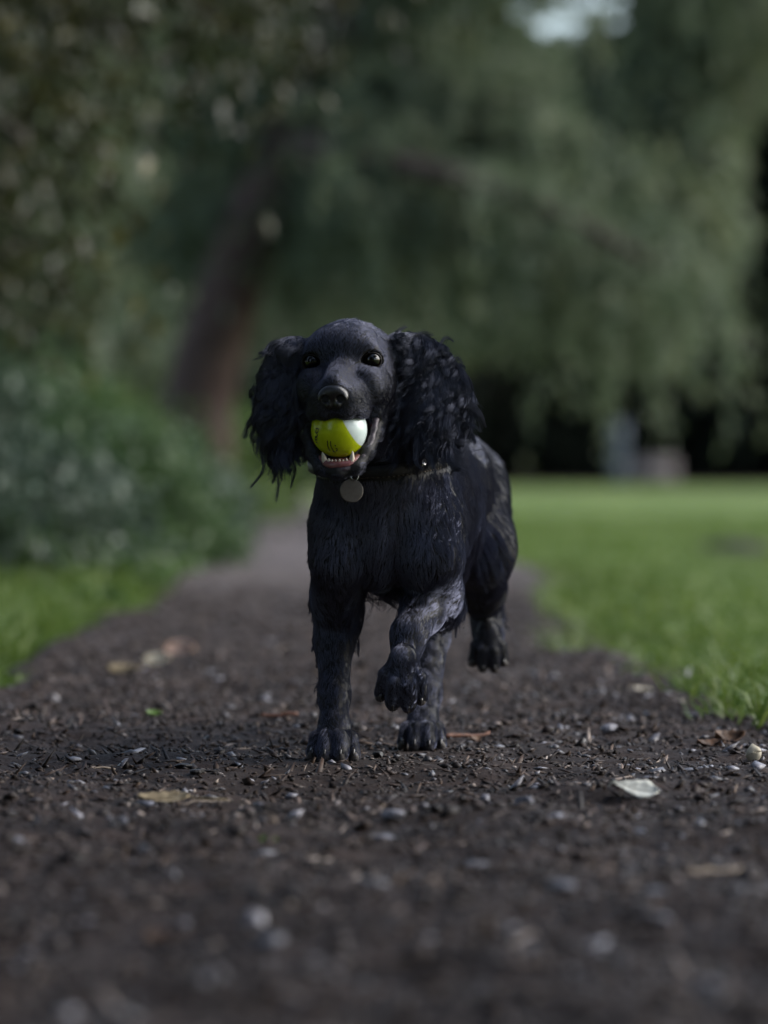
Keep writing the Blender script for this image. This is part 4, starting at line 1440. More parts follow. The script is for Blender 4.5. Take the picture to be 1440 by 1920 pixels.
# eyes
m_eye = material('eye', 0.05, 0.55, (0.01, 0.006, 0.004))
nt = m_eye.node_tree
tc = nt.nodes.new('ShaderNodeTexCoord')
sep = nt.nodes.new('ShaderNodeSeparateXYZ')
nt.links.new(tc.outputs['Object'], sep.inputs[0])
rr = ramp(m_eye, [(0.0, (0.05, 0.036, 0.030)), (0.12, (0.03, 0.02, 0.017)), (0.18, (0.006, 0.003, 0.002)), (0.45, (0.011, 0.005, 0.003)), (0.56, (0.006, 0.003, 0.002)), (0.60, (0.001, 0.001, 0.001))])
mp = nt.nodes.new('ShaderNodeMapRange')
mp.inputs[1].default_value = 0.0045
mp.inputs[2].default_value = 0.0124
nt.links.new(sep.outputs['Z'], mp.inputs[0])
nt.links.new(mp.outputs[0], rr.inputs[0])
nt.links.new(rr.outputs[0], bsdf(m_eye).inputs['Base Color'])
base_off = np.array(dog.location)
for s in (1, -1):
    c = H(32.5 * s, -5.5, 0)
    a = radians(10) * s
    gaze = unit(HR @ np.array([sin(a), cos(a), 0.06]))
    v, f = ellipsoid((0, 0, 0), (0.0124, 0.0124, 0.0124), 28, 20)
    v = np.array(v)
    zz_ = v[:, 2]
    v[:, 2] = np.where(zz_ > 0.0100, zz_ + (zz_ - 0.0100) * 0.35, zz_)
    me = np_mesh('eye', v, f)
    me.materials.append(m_eye)
    e = bpy.data.objects.new('eye', me)
    COL.objects.link(e)
    e.parent = dog
    e.location = c - base_off
    from mathutils import Vector
    e.rotation_mode = 'QUATERNION'
    e.rotation_quaternion = Vector(gaze).to_track_quat('Z', 'Y')
    # lid rim: almond ring lying on the eyeball
    aa = radians(12) * s
    fw = HR @ np.array([sin(aa), cos(aa), 0.0])
    ri = HR @ np.array([cos(aa), -sin(aa), 0.0])
    upv = HR[:, 2]
    ring = []
    for t in np.linspace(0, 2 * pi, 33):
        x_, y_ = 11.0 * cos(t), (9.0 * sin(t) if sin(t) > 0 else 8.6 * sin(t)) * (1 - 0.10 * cos(t) * s * -1)
        rr_ = math.sqrt(max(13.3 ** 2 - x_ * x_ - y_ * y_, 1))
        ring.append(c + (ri * x_ + upv * (y_ - 0.4) + fw * rr_) * 0.001)
    v, f = tube(ring, 0.0008, 6, False)
    obj('eyelid', v, f, m_lid, dog)

# lips, teeth, gums, tongue
lh = [(37.5, 8, -64), (36.5, 18, -77), (33, 32, -92), (27, 45, -105), (19, 55, -113.5), (10, 61, -117)]
lipc = [H(*q) for q in lh] + [H(0, 63, -117.5)] + [H(-q[0] * 0.92, q[1] - 3, q[2] - 1) for q in lh][::-1]


lp = smooth_line(lipc, 61)
rl = np.interp(np.linspace(0, 1, 61), [0, 0.25, 0.5, 0.75, 1], [0.0036, 0.0040, 0.0028, 0.0030, 0.0022])
rl = rl * (1 + 0.22 * np.sin(np.arange(61) * 2.3) * np.sin(np.arange(61) * 0.9 + 1))
v, f = tube(lp, rl, 10)
obj('lower_lip', v, f, m_lip, dog)
gl = smooth_line([H(-22, 44, -106), H(-15, 54, -111), H(-6, 58.5, -112.5), H(6, 58.5, -112.5), H(15, 54, -111), H(22, 44, -106)], 25)
v, f = tube(gl, 0.0055, 8)
obj('gum', v, f, m_gum, dog)
v, f = ellipsoid((0, 0, 0), (0.019, 0.034, 0.006), 18, 10)
v = np.array(v) @ HR.T + H(0, 26, -110)
obj('tongue', v, f, m_gum, dog)


def tooth(base, tip, r):
    base, tip = np.asarray(base), np.asarray(tip)
    ts_ = np.array([0, 0.3, 0.6, 0.85, 1.0])
    rs = r * np.array([1.0, 0.95, 0.72, 0.38, 0.08])
    bend = HR[:, 1] * -0.0012
    pts = [base + (tip - base) * t + bend * (t * (1 - t)) * 4 for t in ts_]
    v, f = tube(pts, rs, 8)
    return obj('tooth', v, f, m_tooth, dog)


for s in (1, -1):
    tooth(H(14.5 * s, 55.5, -112), H(17 * s, 58, -97.0), 0.0034)
for u_ in (-10, -6, -2, 2, 6, 10):
    tooth(H(u_, 59.5 - abs(u_) * 0.12, -110.5), H(u_ * 1.03 + rng.normal() * 0.3, 61.5 - abs(u_) * 0.12, -105.0 + rng.normal() * 0.6), 0.0022 + 0.0003 * rng.random())

for p_, d_, u_ in CLAWS:
    pts = [p_ - d_ * 0.003, p_ + d_ * 0.001, p_ + d_ * 0.0035 - u_ * 0.0008, p_ + d_ * 0.006 - u_ * 0.002]
    v, f = tube(pts, [0.0024, 0.0023, 0.0016, 0.0004], 7)
    obj('claw', v, f, m_claw, dog)
for p_, n_, l_ in PADS:
    t_ = unit(np.cross(n_, l_))
    v, f = ellipsoid(p_, (0.0062, 0.0082, 0.0052), 14, 10, np.stack([l_, t_, n_], 1))
    obj('toe_pad', v, f, m_pad, dog)

# ------------------------------------------------------------------ fur
from mathutils import kdtree

CP, CD, CL, CLift, CCurl = [], [], [], [], []      # control points of the coat: place, lie, length, lift, curl


def lie(p, d, length, lift=0.15, curl=0.0):
    CP.append(np.asarray(p, float))
    CD.append(unit(np.asarray(d, float)))
    CL.append(length)
    CLift.append(lift)
    CCurl.append(curl)


def Hd(*d):
    return HR @ unit(np.array(d, float))


# head: from the nose backwards
lie(H(0, 60, -20), Hd(0, -1, 0.3), 0.004, 0.15)
lie(H(0, 30, -8), Hd(0, -1, 0.4), 0.005, 0.15)
for s in (1, -1):
    lie(H(18 * s, 68, -48), Hd(0.6 * s, -0.6, -0.5), 0.004, 0.2)
    lie(H(30 * s, 45, -45), Hd(0.2 * s, -1, -0.4), 0.005, 0.15)
    lie(H(28 * s, 15, -18), Hd(0.3 * s, -1, -0.1), 0.005, 0.12)
    lie(H(20 * s, 5, 12), Hd(0.25 * s, -0.5, 1), 0.006, 0.15)
    lie(H(38 * s, -5, 14), Hd(0.6 * s, -0.7, 0.5), 0.006, 0.15)
    lie(H(45 * s, -20, -25), Hd(0.25 * s, -0.9, -0.5), 0.007, 0.12)
    lie(H(45 * s, -5, -62), Hd(0.1 * s, -0.8, -0.6), 0.008, 0.2)
    lie(H(30 * s, -35, 40), Hd(0.4 * s, -1, 0.1), 0.009, 0.18)
    lie(H(50 * s, -45, 15), Hd(0.5 * s, -1, -0.4), 0.010, 0.15)
    lie(H(30 * s, 40, -112), Hd(0.2 * s, -1, -0.5), 0.006, 0.25)
    lie(H(35 * s, -45, -95), Hd(0.2 * s, -0.5, -1), 0.012, 0.2)
lie(H(0, 5, 25), Hd(0, -0.4, 1), 0.006, 0.15)
lie(H(0, -30, 44), Hd(0, -1, 0.25), 0.009, 0.22)
lie(H(0, 62, -122), Hd(0, -0.8, -0.6), 0.007, 0.3)
lie(H(0, 20, -132), Hd(0, -1, -0.4), 0.010, 0.25)
# neck, chest
for x in (-0.07, -0.035, 0, 0.035, 0.07):
    lie((x, 4.45, 0.37), (x * 2, -0.1, -1), 0.011, 0.10)
    lie((x, 4.45, 0.32), (x * 3, -0.15, -1), 0.018, 0.10)
    lie((x, 4.44, 0.27), (x * 1.5, -0.05, -1), 0.018, 0.08)
    lie((x * 0.6, 4.45, 0.21), (x * -2, 0.15, -1), 0.017, 0.12)
# back and flank, running to the rear
ax = unit(np.array([0.25, 1, 0]))
for y, xc in ((4.6, 0.01), (4.7, 0.035), (4.8, 0.06), (4.9, 0.09), (4.98, 0.11)):
    for s in (1, -1):
        lie((xc + 0.09 * s, y, 0.33), ax * 0.55 + np.array([0.05 * s, 0, -0.8]), 0.015, 0.10)
        lie((xc + 0.09 * s, y, 0.27), ax * 0.4 + np.array([0, 0, -1.0]), 0.018, 0.12)
        lie((xc + 0.05 * s, y, 0.20), ax * 0.5 + np.array([0, 0, -1.0]), 0.034, 0.2)
    lie((xc, y, 0.41), ax + np.array([0, 0, -0.05]), 0.014, 0.10)
# legs: down the bone
for key, (pts, rad) in LEGS.items():
    for i in range(1, len(pts) - 1):
        a, b = np.array(pts[i]), np.array(pts[i + 1])
        for t in (0.0, 0.5):
            c = a + (b - a) * t
            d = unit(b - a)
            for o in ((1, 0, 0), (-1, 0, 0), (0, -1, 0), (0, 1, 0)):
                lie(c + np.array(o) * rad[i] * 1.2, d + np.array((0, 0.25, -0.25)) * (1 if key != 'fl' else 0.6), (0.0070 if i > 2 else 0.0095) if key != 'hl' else 0.008, 0.09)
for kn, tip in TOES:
    lie((kn + tip) / 2, tip - kn, 0.006, 0.22)
    lie(kn, tip - kn, 0.009, 0.22)
CP, CD, CL, CLift, CCurl = (np.array(a) for a in (CP, CD, CL, CLift, CCurl))

# area-weighted roots on the body mesh
tri = np.concatenate([FB[:, [0, 1, 2]], FB[:, [0, 2, 3]]])
tp = VB[tri]
tn = np.cross(tp[:, 1] - tp[:, 0], tp[:, 2] - tp[:, 0])
ta = np.linalg.norm(tn, axis=1)


def roots(n, mask=None, weight=None):
    w = ta.copy()
    if mask is not None:
        w = w * mask
    if weight is not None:
        w = w * weight
    idx = rng.choice(len(tri), size=n, p=w / w.sum())
    u, v = rng.random(n), rng.random(n)
    sw = u + v > 1
    u[sw], v[sw] = 1 - u[sw], 1 - v[sw]
    p = tp[idx, 0] + (tp[idx, 1] - tp[idx, 0]) * u[:, None] + (tp[idx, 2] - tp[idx, 0]) * v[:, None]
    return p


def flow(p):
    out_d = np.zeros_like(p)
    out = np.zeros((len(p), 3))
    for i in range(0, len(p), 20000):
        q = p[i:i + 20000]
        d2 = ((q[:, None, :] - CP[None]) ** 2).sum(-1)
        w = 1 / (d2 + 0.00012) ** 2
        w /= w.sum(1, keepdims=True)
        out_d[i:i + 20000] = w @ CD
        out[i:i + 20000] = np.stack([w @ CL, w @ CLift, w @ CCurl], -1)
    return unit(out_d), out


def nearest(p, g):
    kd = kdtree.KDTree(len(g))
    for i, c in enumerate(g):
        kd.insert(c, i)
    kd.balance()
    return np.array([kd.find(c)[1] for c in p])


def grow(p, d, n, length, lift, steps, gravity=0.0, wave=0.0, wave_f=2.5, curl_grow=1.0, phase=None, clear=0.0004, floor=True):
    """Grow strands: tangent lie plus lift, bending with gravity, waving sideways."""
    m = len(p)
    tang = unit(d - n * (d * n).sum(1, keepdims=True))
    t0 = unit(tang * (1 - lift[:, None]) + n * lift[:, None])
    ds = (length / (steps - 1))[:, None]
    pts = [p - n * 0.0004]
    cur = t0.copy()
    pos = pts[0].copy()
    for s in range(1, steps):
        pos = pos + cur * ds
        pts.append(pos.copy())
        tgt = tang.copy()
        tgt[:, 2] -= gravity * s / steps
        cur = unit(cur * 0.72 + unit(tgt) * 0.28)
    pts = np.stack(pts, 1)
    if wave is not None and np.any(np.asarray(wave) > 0):
        side = unit(np.cross(tang, n))
        up = unit(np.cross(side, tang))
        t = np.linspace(0, 1, steps)[None, :]
        ph = (phase if phase is not None else rng.random(m) * 6.28)[:, None]
        A = np.asarray(wave).reshape(-1, 1) * t ** curl_grow
        wf = np.asarray(wave_f).reshape(-1, 1)
        pts = pts + side[:, None, :] * (A * np.sin(ph + 6.28 * wf * t))[..., None] + up[:, None, :] * (A * 0.8 * np.cos(ph + 6.28 * wf * t))[..., None]
    return pts


def clump(pts, gidx, gpts, amount, power=1.0):
    t = np.linspace(0, 1, pts.shape[1])[None, :, None] ** power
    a = np.asarray(amount).reshape(-1, 1, 1) * t
    return pts * (1 - a) + gpts[gidx] * a


def keep_out(pts, clear=0.0006):
    m, s, _ = pts.shape
    q = pts[:, 1:].reshape(-1, 3)
    for _ in range(2):
        sd = B.sample(q)
        bad = sd < clear
        if bad.any():
            q[bad] += B.grad(q[bad]) * (clear - sd[bad])[:, None]
    pts[:, 1:] = q.reshape(m, s - 1, 3)
    return pts


def hair_obj(name, pts, rad, mat, parent, taper=0.25):
    m, s, _ = pts.shape
    hc = bpy.data.hair_curves.new(name)
    hc.add_curves([s] * m)
    off = root_of(parent)
    hc.points.foreach_set('position', (pts - off).astype(np.float32).ravel())
    t = np.linspace(0, 1, s)[None, :]
    r = np.asarray(rad).reshape(-1, 1) * (1 - (1 - taper) * t ** 1.5)
    r = np.broadcast_to(r, (m, s))
    hc.points.foreach_set('radius', r.astype(np.float32).ravel())
    hc.materials.append(mat)
    o = bpy.data.objects.new(name, hc)
    COL.objects.link(o)
    o.parent = parent
    return o


def in_ear(p, pts, r):
    pts = np.asarray(pts)
    best = np.full(len(p), 9.0)
    for i in range(len(pts) - 1):
        a, b = pts[i], pts[i + 1]
        t = np.clip(((p - a) @ (b - a)) / ((b - a) @ (b - a)), 0, 1)
        best = np.minimum(best, np.linalg.norm(p - a - t[:, None] * (b - a), axis=1))
    return best < r


cc = np.array([-0.010, 4.515, 0.349])
nrm = unit(np.array([-0.04, -0.14, 0.99]))
e1 = unit(np.cross(np.array([0, -1.0, 0]), nrm))
e2 = np.cross(nrm, e1)
ang = np.linspace(0, 2 * pi, 96, endpoint=False)
rads = []
for a in ang:
    d = e1 * cos(a) + e2 * sin(a)
    rs = np.linspace(0.02, 0.14, 200)
    sd = B.sample(cc + rs[:, None] * d)
    out_i = np.argmax(sd > 0.004)
    rads.append(rs[out_i] if sd.max() > 0.004 else 0.09)
rads = np.array(rads)
for _ in range(6):
    rads = np.maximum(rads, (np.roll(rads, 1) + np.roll(rads, -1)) / 2)
rads = np.minimum(rads, 0.092)
tc_ = tp.mean(1)
loc_h = (tc_ - HO) @ HR * 1000
ban = np.zeros(len(tri), bool)                       # bare skin: eyes, nose, mouth
for s in (1, -1):
    e = loc_h - np.array([32.5 * s, 3.5, -0.5])
    ban |= (e[:, 0] / 13.4) ** 2 + (e[:, 1] / 14) ** 2 + (e[:, 2] / 11.6) ** 2 < 1
ban |= ((loc_h - np.array([0, 74, -36])) ** 2 / np.array([17, 12, 14]) ** 2).sum(1) < 1
ban |= ((loc_h - np.array([0, 20, -78])) ** 2 / np.array([38, 49, 28]) ** 2).sum(1) < 1
ban |= np.linalg.norm(tc_ - H(BALL), axis=1) < 0.035
for q in lp[::2]:
    ban |= np.linalg.norm(tc_ - q, axis=1) < 0.0058
earL = in_ear(tc_, EAR_L[1:], 0.036) & (tc_[:, 0] < P(560, 0, 4.4)[0])
earR = in_ear(tc_, EAR_R[1:], 0.046) & (tc_[:, 0] > P(744, 0, 4.4)[0])
rel_c = tc_ - cc
hgt_c = rel_c @ nrm
under_collar = (hgt_c > -0.010) & (hgt_c < 0.020) & (np.linalg.norm(rel_c - hgt_c[:, None] * nrm, axis=1) < 0.11)
ban |= under_collar
headm = (np.linalg.norm(tc_ - H(0, 0, -30), axis=1) < 0.14)
front = tc_[:, 1] < 4.75

# short coat
n_coat = 190000
wgt = np.where(headm, 2.0, 1.0) * np.where(front, 1.0, 0.55)
pr = roots(n_coat, (~ban & ~earL & ~earR).astype(float), wgt)
nr = B.grad(pr)
fd, par = flow(pr)
fd = unit(fd + rng.normal(size=fd.shape) * 0.10)
big = par[:, 0] > 0.0065
swirl = np.where(big, np.where(pr[:, 2] < 0.19, 0.20, 0.40), 0.20) * (vnoise(pr[:, 0] + pr[:, 1] * 0.7, pr[:, 2] * 0.55, 42, 5) + 0.5 * vnoise(pr[:, 0] - pr[:, 1] * 0.6, pr[:, 2], 90, 6))
fd = unit(fd * np.cos(swirl)[:, None] + np.cross(nr, fd) * np.sin(swirl)[:, None])     # the coat lies in soft waves
g_n = n_coat // 9
gi_src = rng.choice(n_coat, g_n, replace=False)
gid = nearest(pr, pr[gi_src])
ln = par[:, 0] * (0.75 + 0.5 * rng.random(n_coat))
lf = np.where(par[:, 0] > 0.0085, (1 + 0.8 * vnoise(pr[:, 0] + pr[:, 1], pr[:, 2], 60, 9)) * np.clip(par[:, 1] + 0.05 + 0.08 * rng.normal(size=n_coat), 0.04, 0.6), np.clip(par[:, 1] * 0.6 + 0.03 * rng.normal(size=n_coat), 0.02, 0.3))
st = grow(pr, fd, nr, ln, lf, 6, gravity=0.15, wave=ln * 0.09, wave_f=1.0)
lock = rng.choice(n_coat, n_coat // 75, replace=False)
lid = nearest(pr, pr[lock])
st = clump(st, lid, st[lock] , np.where(big, 0.30, 0.06) * (0.5 + 0.8 * rng.random(n_coat)), 1.1)
st = clump(st, gid, st[gi_src], np.where(par[:, 0] > 0.0105, 0.62, np.where(par[:, 0] > 0.0085, 0.45, 0.14)) * (0.6 + 0.5 * rng.random(n_coat)), 0.75)
st = keep_out(st, 0.0005)
loc_r = (pr - HO) @ HR * 1000
face = (loc_r[:, 1] > -75) & (loc_r[:, 2] > -140) & (np.linalg.norm(loc_r - np.array([0, 0, -35]), axis=1) < 125) & (par[:, 0] < 0.0105)
coat = hair_obj('coat', st[~face], np.where(par[~face, 0] < 0.011, 0.00014, 0.00019), m_fur, dog)
hair_obj('face_coat', st[face], np.full(face.sum(), 0.00014), m_facefur, dog)


def feather(name, zones, mat, parent, gravity=0.5):
    """Long hair in tufts. zone: centre, radius, direction, length, count, wave, tuft count."""
    allp, allr = [], []
    for c, r, d, L, n, wv, tufts, wf in zones:
        c = np.asarray(c, float)
        m = (np.linalg.norm(tc_ - c, axis=1) < r) & ~ban
        if m.sum() < 4:
            continue
        p = roots(n, m.astype(float))
        nr_ = B.grad(p)
        dd = unit(np.broadcast_to(np.asarray(d, float), p.shape) + rng.normal(size=p.shape) * 0.16)
        gi = rng.choice(n, min(tufts, n), replace=False)
        gid_ = nearest(p, p[gi])
        lg = L * (0.6 + 0.5 * rng.random(len(gi)))
        ln_ = lg[gid_] * (0.75 + 0.35 * rng.random(n))
        ph = (rng.random(len(gi)) * 6.28)[gid_] + rng.normal(size=n) * 0.35
        wfr = (wf * (0.7 + 0.6 * rng.random(len(gi))))[gid_]
        lf_ = np.clip(0.22 + 0.08 * rng.normal(size=n), 0.05, 0.6)
        q = grow(p, dd, nr_, ln_, lf_, 12, gravity=gravity, wave=np.full(n, wv) * (0.7 + 0.5 * rng.random(n)), wave_f=wfr, curl_grow=0.8, phase=ph)
        ca = np.clip(0.80 + 0.14 * rng.normal(size=n), 0.1, 0.97)
        q = clump(q, gid_, q[gi], ca, 0.55)
        q = keep_out(q, 0.0006)
        allp.append(q)
        allr.append(np.full(n, 0.00017))
    return hair_obj(name, np.concatenate(allp), np.concatenate(allr), mat, parent, 0.35)


D = 1.0
feather('feathering', [
    ((-0.072, 4.58, 0.175), 0.033, (-0.25, 0.6, -1), 0.022, 900, 0.002, 40, 0.8),
    ((-0.072, 4.56, 0.13), 0.030, (-0.35, 0.6, -1), 0.020, 900, 0.002, 40, 0.8),
    ((-0.068, 4.53, 0.085), 0.025, (-0.4, 0.7, -0.9), 0.018, 500, 0.002, 30, 0.8),
    ((0.066, 4.565, 0.184), 0.034, (0.45, 0.35, -0.75), 0.036, 1800, 0.003, 60, 0.9),
    ((0.052, 4.52, 0.162), 0.030, (0.5, 0.5, -0.8), 0.024, 1200, 0.002, 50, 0.9),
    ((-0.005, 4.53, 0.175), 0.042, (0.1, 0.2, -1), 0.045, 1000, 0.003, 34, 0.8),
    ((0.015, 4.60, 0.180), 0.05, (0.2, 0.4, -1), 0.045, 1200, 0.003, 40, 0.8),
    ((0.105, 4.70, 0.225), 0.06, (0.35, 0.6, -1), 0.048, 3200, 0.003, 90, 0.8),
    ((0.125, 4.80, 0.250), 0.05, (0.3, 0.6, -1), 0.045, 2000, 0.003, 60, 0.8),
    ((0.14, 4.96, 0.24), 0.05, (0.05, 0.9, -1), 0.022, 1800, 0.002, 60, 0.8),
    ((0.14, 5.00, 0.16), 0.03, (0.1, 0.9, -0.5), 0.018, 500, 0.002, 30, 0.8),
    ((0.02, 4.40, 0.10), 0.03, (0, -0.5, -0.9), 0.010, 700, 0.001, 40, 0.8),
    ((0.06, 4.47, 0.29), 0.035, (0.2, -0.1, -1), 0.014, 500, 0.002, 40, 0.7),
], m_fur, dog)
# whiskers
wp = []
for s in (1, -1):
    for i in range(9):
        a = H(26 * s + rng.normal() * 3, 52 + rng.normal() * 9, -48 + rng.normal() * 6)
        d0 = Hd(0.8 * s, 0.25 + 0.2 * rng.normal(), -0.35 + 0.3 * rng.normal())
        L = 0.022 + 0.018 * rng.random()
        t = np.linspace(0, 1, 6)[:, None]
        wp.append(a + d0 * L * t + np.array([0, 0.3, -0.5]) * L * t ** 2 * 0.4)
hair_obj('whiskers', np.stack(wp), np.full(len(wp), 0.00013), m_fur, dog, 0.3)


def ear_hair(mask, centre, n, tufts, side, extra):
    """Wavy ear fringe: radiates from the top of the ear outwards and down, curling more towards the ends."""
    p = roots(n, mask.astype(float))
    nr_ = B.grad(p)
    rel = p - centre
    dd = np.stack([rel[:, 0] * (14 if side > 0 else 10) + (0.16 if side > 0 else 0.12) * side, rel[:, 1] * 2 + 0.1, -0.95 + rel[:, 2] * 9], -1)
    dd = unit(dd) + (rng.normal(size=(len(p), 3)) * 0.10)
    gi = rng.choice(n, tufts, replace=False)
    gid_ = nearest(p + rng.normal(size=p.shape) * 0.0022, p[gi])
    dd = dd + (rng.normal(size=(len(gi), 3)) * 0.24)[gid_]
    low = np.clip((centre[2] - p[:, 2]) / 0.07, -1, 1)
    out_ = np.clip(rel[:, 0] * side / 0.03, -1, 1)
    lg = (0.018 + 0.030 * rng.random(len(gi)))
    ln_ = lg[gid_] * (0.8 + 0.3 * rng.random(n)) * (1 + 0.45 * low.clip(0, 1)) * (1 - 0.35 * (-low).clip(0, 1))
    ph = (rng.random(len(gi)) * 6.28)[gid_] + rng.normal(size=n) * 0.25
    wf = (0.9 + 1.3 * rng.random(len(gi)))[gid_]
    wv = (0.0024 + 0.0056 * rng.random(len(gi)) ** 1.5)[gid_]
    lf_ = np.clip(0.17 + 0.07 * rng.normal(size=n) + 0.06 * out_, 0.04, 0.5)
    q = grow(p, dd, nr_, ln_, lf_, 16, gravity=0.7, wave=wv, wave_f=wf, curl_grow=1.1, phase=ph)
    ca = np.clip(0.80 + 0.14 * rng.normal(size=n), 0.1, 0.98)
    ca[rng.random(n) < 0.14] *= 0.25                # fly-away hair between the locks
    q = clump(q, gid_, q[gi], ca, 0.6)
    q = keep_out(q, 0.0006)
    tail = []
    for a, pts_ in extra:                      # single long locks that hang free
        k = 26
        base = smooth_line(pts_, 16)
        for _ in range(k):
            j = rng.normal(size=3) * 0.0022
            tt_ = np.linspace(0, 1, 16)[:, None]
            tail.append(base + j * (1 - tt_ * 0.8) + rng.normal(size=3) * 0.0012 * np.sin(tt_ * 5 + rng.random() * 6))
    if tail:
        q = np.concatenate([q, np.stack(tail)])
    return q


cl = P(518, 690, 4.405)
cr = P(795, 680, 4.42)
hl = ear_hair(earL, cl, 13000, 240, -1, [
    (0, [P(517, 850, 4.40), P(522, 880, 4.395), P(524, 905, 4.393), P(518, 940, 4.39)]),
    (0, [P(500, 800, 4.40), P(490, 835, 4.395), P(498, 880, 4.393), P(470, 915, 4.39)]),
    (0, [P(505, 810, 4.40), P(484, 825, 4.395), P(482, 850, 4.393)]),
    (0, [P(545, 860, 4.40), P(552, 885, 4.395), P(545, 915, 4.39)]),
    (0, [P(485, 740, 4.40), P(472, 755, 4.40), P(478, 775, 4.40), P(464, 797, 4.40)])])
hair_obj('ear_hair', hl, np.full(len(hl), 0.00017), m_earfur, dog, 0.4)
hr_ = ear_hair(earR, cr, 21000, 380, 1, [
    (0, [P(838, 690, 4.41), P(858, 668, 4.41), P(868, 684, 4.41)]),
    (0, [P(870, 790, 4.41), P(890, 800, 4.40), P(902, 808, 4.40)]),
    (0, [P(800, 840, 4.40), P(808, 870, 4.395), P(818, 890, 4.39), P(806, 893, 4.39)]),
    (0, [P(835, 815, 4.41), P(858, 832, 4.40), P(885, 828, 4.40)]),
    (0, [P(770, 640, 4.42), P(790, 622, 4.42), P(812, 628, 4.42)]),
    (0, [P(815, 660, 4.42), P(836, 632, 4.42), P(850, 640, 4.42)]),
    (0, [P(845, 720, 4.42), P(872, 716, 4.42), P(882, 738, 4.42), P(872, 752, 4.42)]),
    (0, [P(835, 800, 4.40), P(850, 842, 4.395), P(866, 852, 4.39), P(874, 838, 4.39)]),
    (0, [P(780, 830, 4.40), P(778, 868, 4.395), P(792, 880, 4.39)]),
    (0, [P(735, 640, 4.42), P(744, 622, 4.42), P(762, 612, 4.42)])])
hair_obj('ear_hair', hr_, np.full(len(hr_), 0.00017), m_earfur, dog, 0.4)

# ------------------------------------------------------------------ collar with tag
m_strap = noisy('collar_leather', [(0.3, (0.008, 0.008, 0.009)), (0.7, (0.018, 0.017, 0.018))], 200, 0.62, 0.3, 0.4, 0.0006, 500)
m_stitch = material('tan_stitching', 0.8, 0.2, (0.060, 0.046, 0.034))
m_steel = material('steel', 0.25, 0.5, (0.62, 0.62, 0.64), 1.0)
m_disc = noisy('worn_tag_metal', [(0.3, (0.13, 0.112, 0.10)), (0.7, (0.18, 0.158, 0.145))], 180, 0.55, 0.4, 0.2, 0.0003, 500)
bsdf(m_disc).inputs['Metallic'].default_value = 0.35
collar = tag(empty('dog_collar', cc), 'black leather collar with round metal tag round the dog neck', 'collar')
prof = [(-0.0010, -0.0080), (0.0030, -0.0070), (0.0046, 0), (0.0030, 0.0070), (-0.0010, 0.0080)]
V, F = [], []
for a, r in zip(ang, rads):
    d = e1 * cos(a) + e2 * sin(a)
    for pr_, pz in prof:
        V.append(cc + d * (r + pr_) + nrm * pz)
k = len(prof)
for i in range(96):
    for j in range(k):
        a, b = i * k + j, i * k + (j + 1) % k
        c, d = ((i + 1) % 96) * k + (j + 1) % k, ((i + 1) % 96) * k + j
        F.append((a, b, c, d))
obj('strap', V, F, m_strap, collar)
sv = []
for i in range(0, 96):
    a0, a1 = ang[i], ang[i] + 0.04
    r = rads[i] + 0.0036
    p0 = cc + (e1 * cos(a0) + e2 * sin(a0)) * r - nrm * 0.0064
    p1 = cc + (e1 * cos(a1) + e2 * sin(a1)) * r - nrm * 0.0064
    sv.append(tube([p0, p1], 0.0005, 5))
v, f = join(sv)
obj('stitching', v, f, m_stitch, collar)


def on_collar(px):
    best = min(range(96), key=lambda i: abs((cc + (e1 * cos(ang[i]) + e2 * sin(ang[i])) * rads[i])[0] * FPX / 4.41 + 720 - px) + (1000 if (e1 * cos(ang[i]) + e2 * sin(ang[i]))[1] > 0 else 0))
    return cc + (e1 * cos(ang[best]) + e2 * sin(ang[best])) * (rads[best] + 0.002), e1 * cos(ang[best]) + e2 * sin(ang[best])


bp, bd = on_collar(779)
v, f = tube([bp + bd * 0.006 + nrm * 0.003 - e1 * 0.008, bp + bd * 0.007 + nrm * 0.004, bp + bd * 0.006 + nrm * 0.0015 + e1 * 0.008], [0.0025, 0.0030, 0.0020], 8)
obj('buckle', v, f, m_steel, collar)
tp_, td = on_collar(662)
tagc = tp_ + np.array([-0.003, -0.004, -0.0205])
rg = [tp_ + np.array([0.0005, -0.004, -0.0035]) + np.array([0.0042 * cos(a), 0.0012 * sin(a), 0.0055 * sin(a)]) for a in np.linspace(0, 2 * pi, 17)]
v, f = tube(rg, 0.0007, 6, False)
tagr = obj('split_ring', v, f, m_steel, collar)
tn_ = unit(np.array([0.12, -1, 0.10]))
tu = unit(np.cross(np.array([0, 0, 1.0]), tn_))
tw = np.cross(tn_, tu)
V, F = [], []
seg = 40
for r, o in ((0.0, 0.0008), (0.0118, 0.0008), (0.0131, 0.0006), (0.0135, 0.0), (0.0131, -0.0006), (0.0, -0.0008)):
    for a in np.linspace(0, 2 * pi, seg, endpoint=False):
        V.append(tagc + (tu * cos(a) + tw * sin(a)) * max(r, 1e-5) + tn_ * o)
for i in range(5):
    for j in range(seg):
        F.append((i * seg + j, i * seg + (j + 1) % seg, (i + 1) * seg + (j + 1) % seg, (i + 1) * seg + j))
obj('name_tag', V, F, m_disc, collar)

# ------------------------------------------------------------------ ball
m_ball = material('ball_rubber', 0.22, 0.5, (0.45, 0.55, 0.02))
bc = H(BALL)
nt = m_ball.node_tree
tc = nt.nodes.new('ShaderNodeTexCoord')


def dotn(vec):
    n_ = nt.nodes.new('ShaderNodeVectorMath')
    n_.operation = 'DOT_PRODUCT'
    n_.inputs[1].default_value = vec
    nt.links.new(tc.outputs['Object'], n_.inputs[0])
    return n_.outputs['Value']


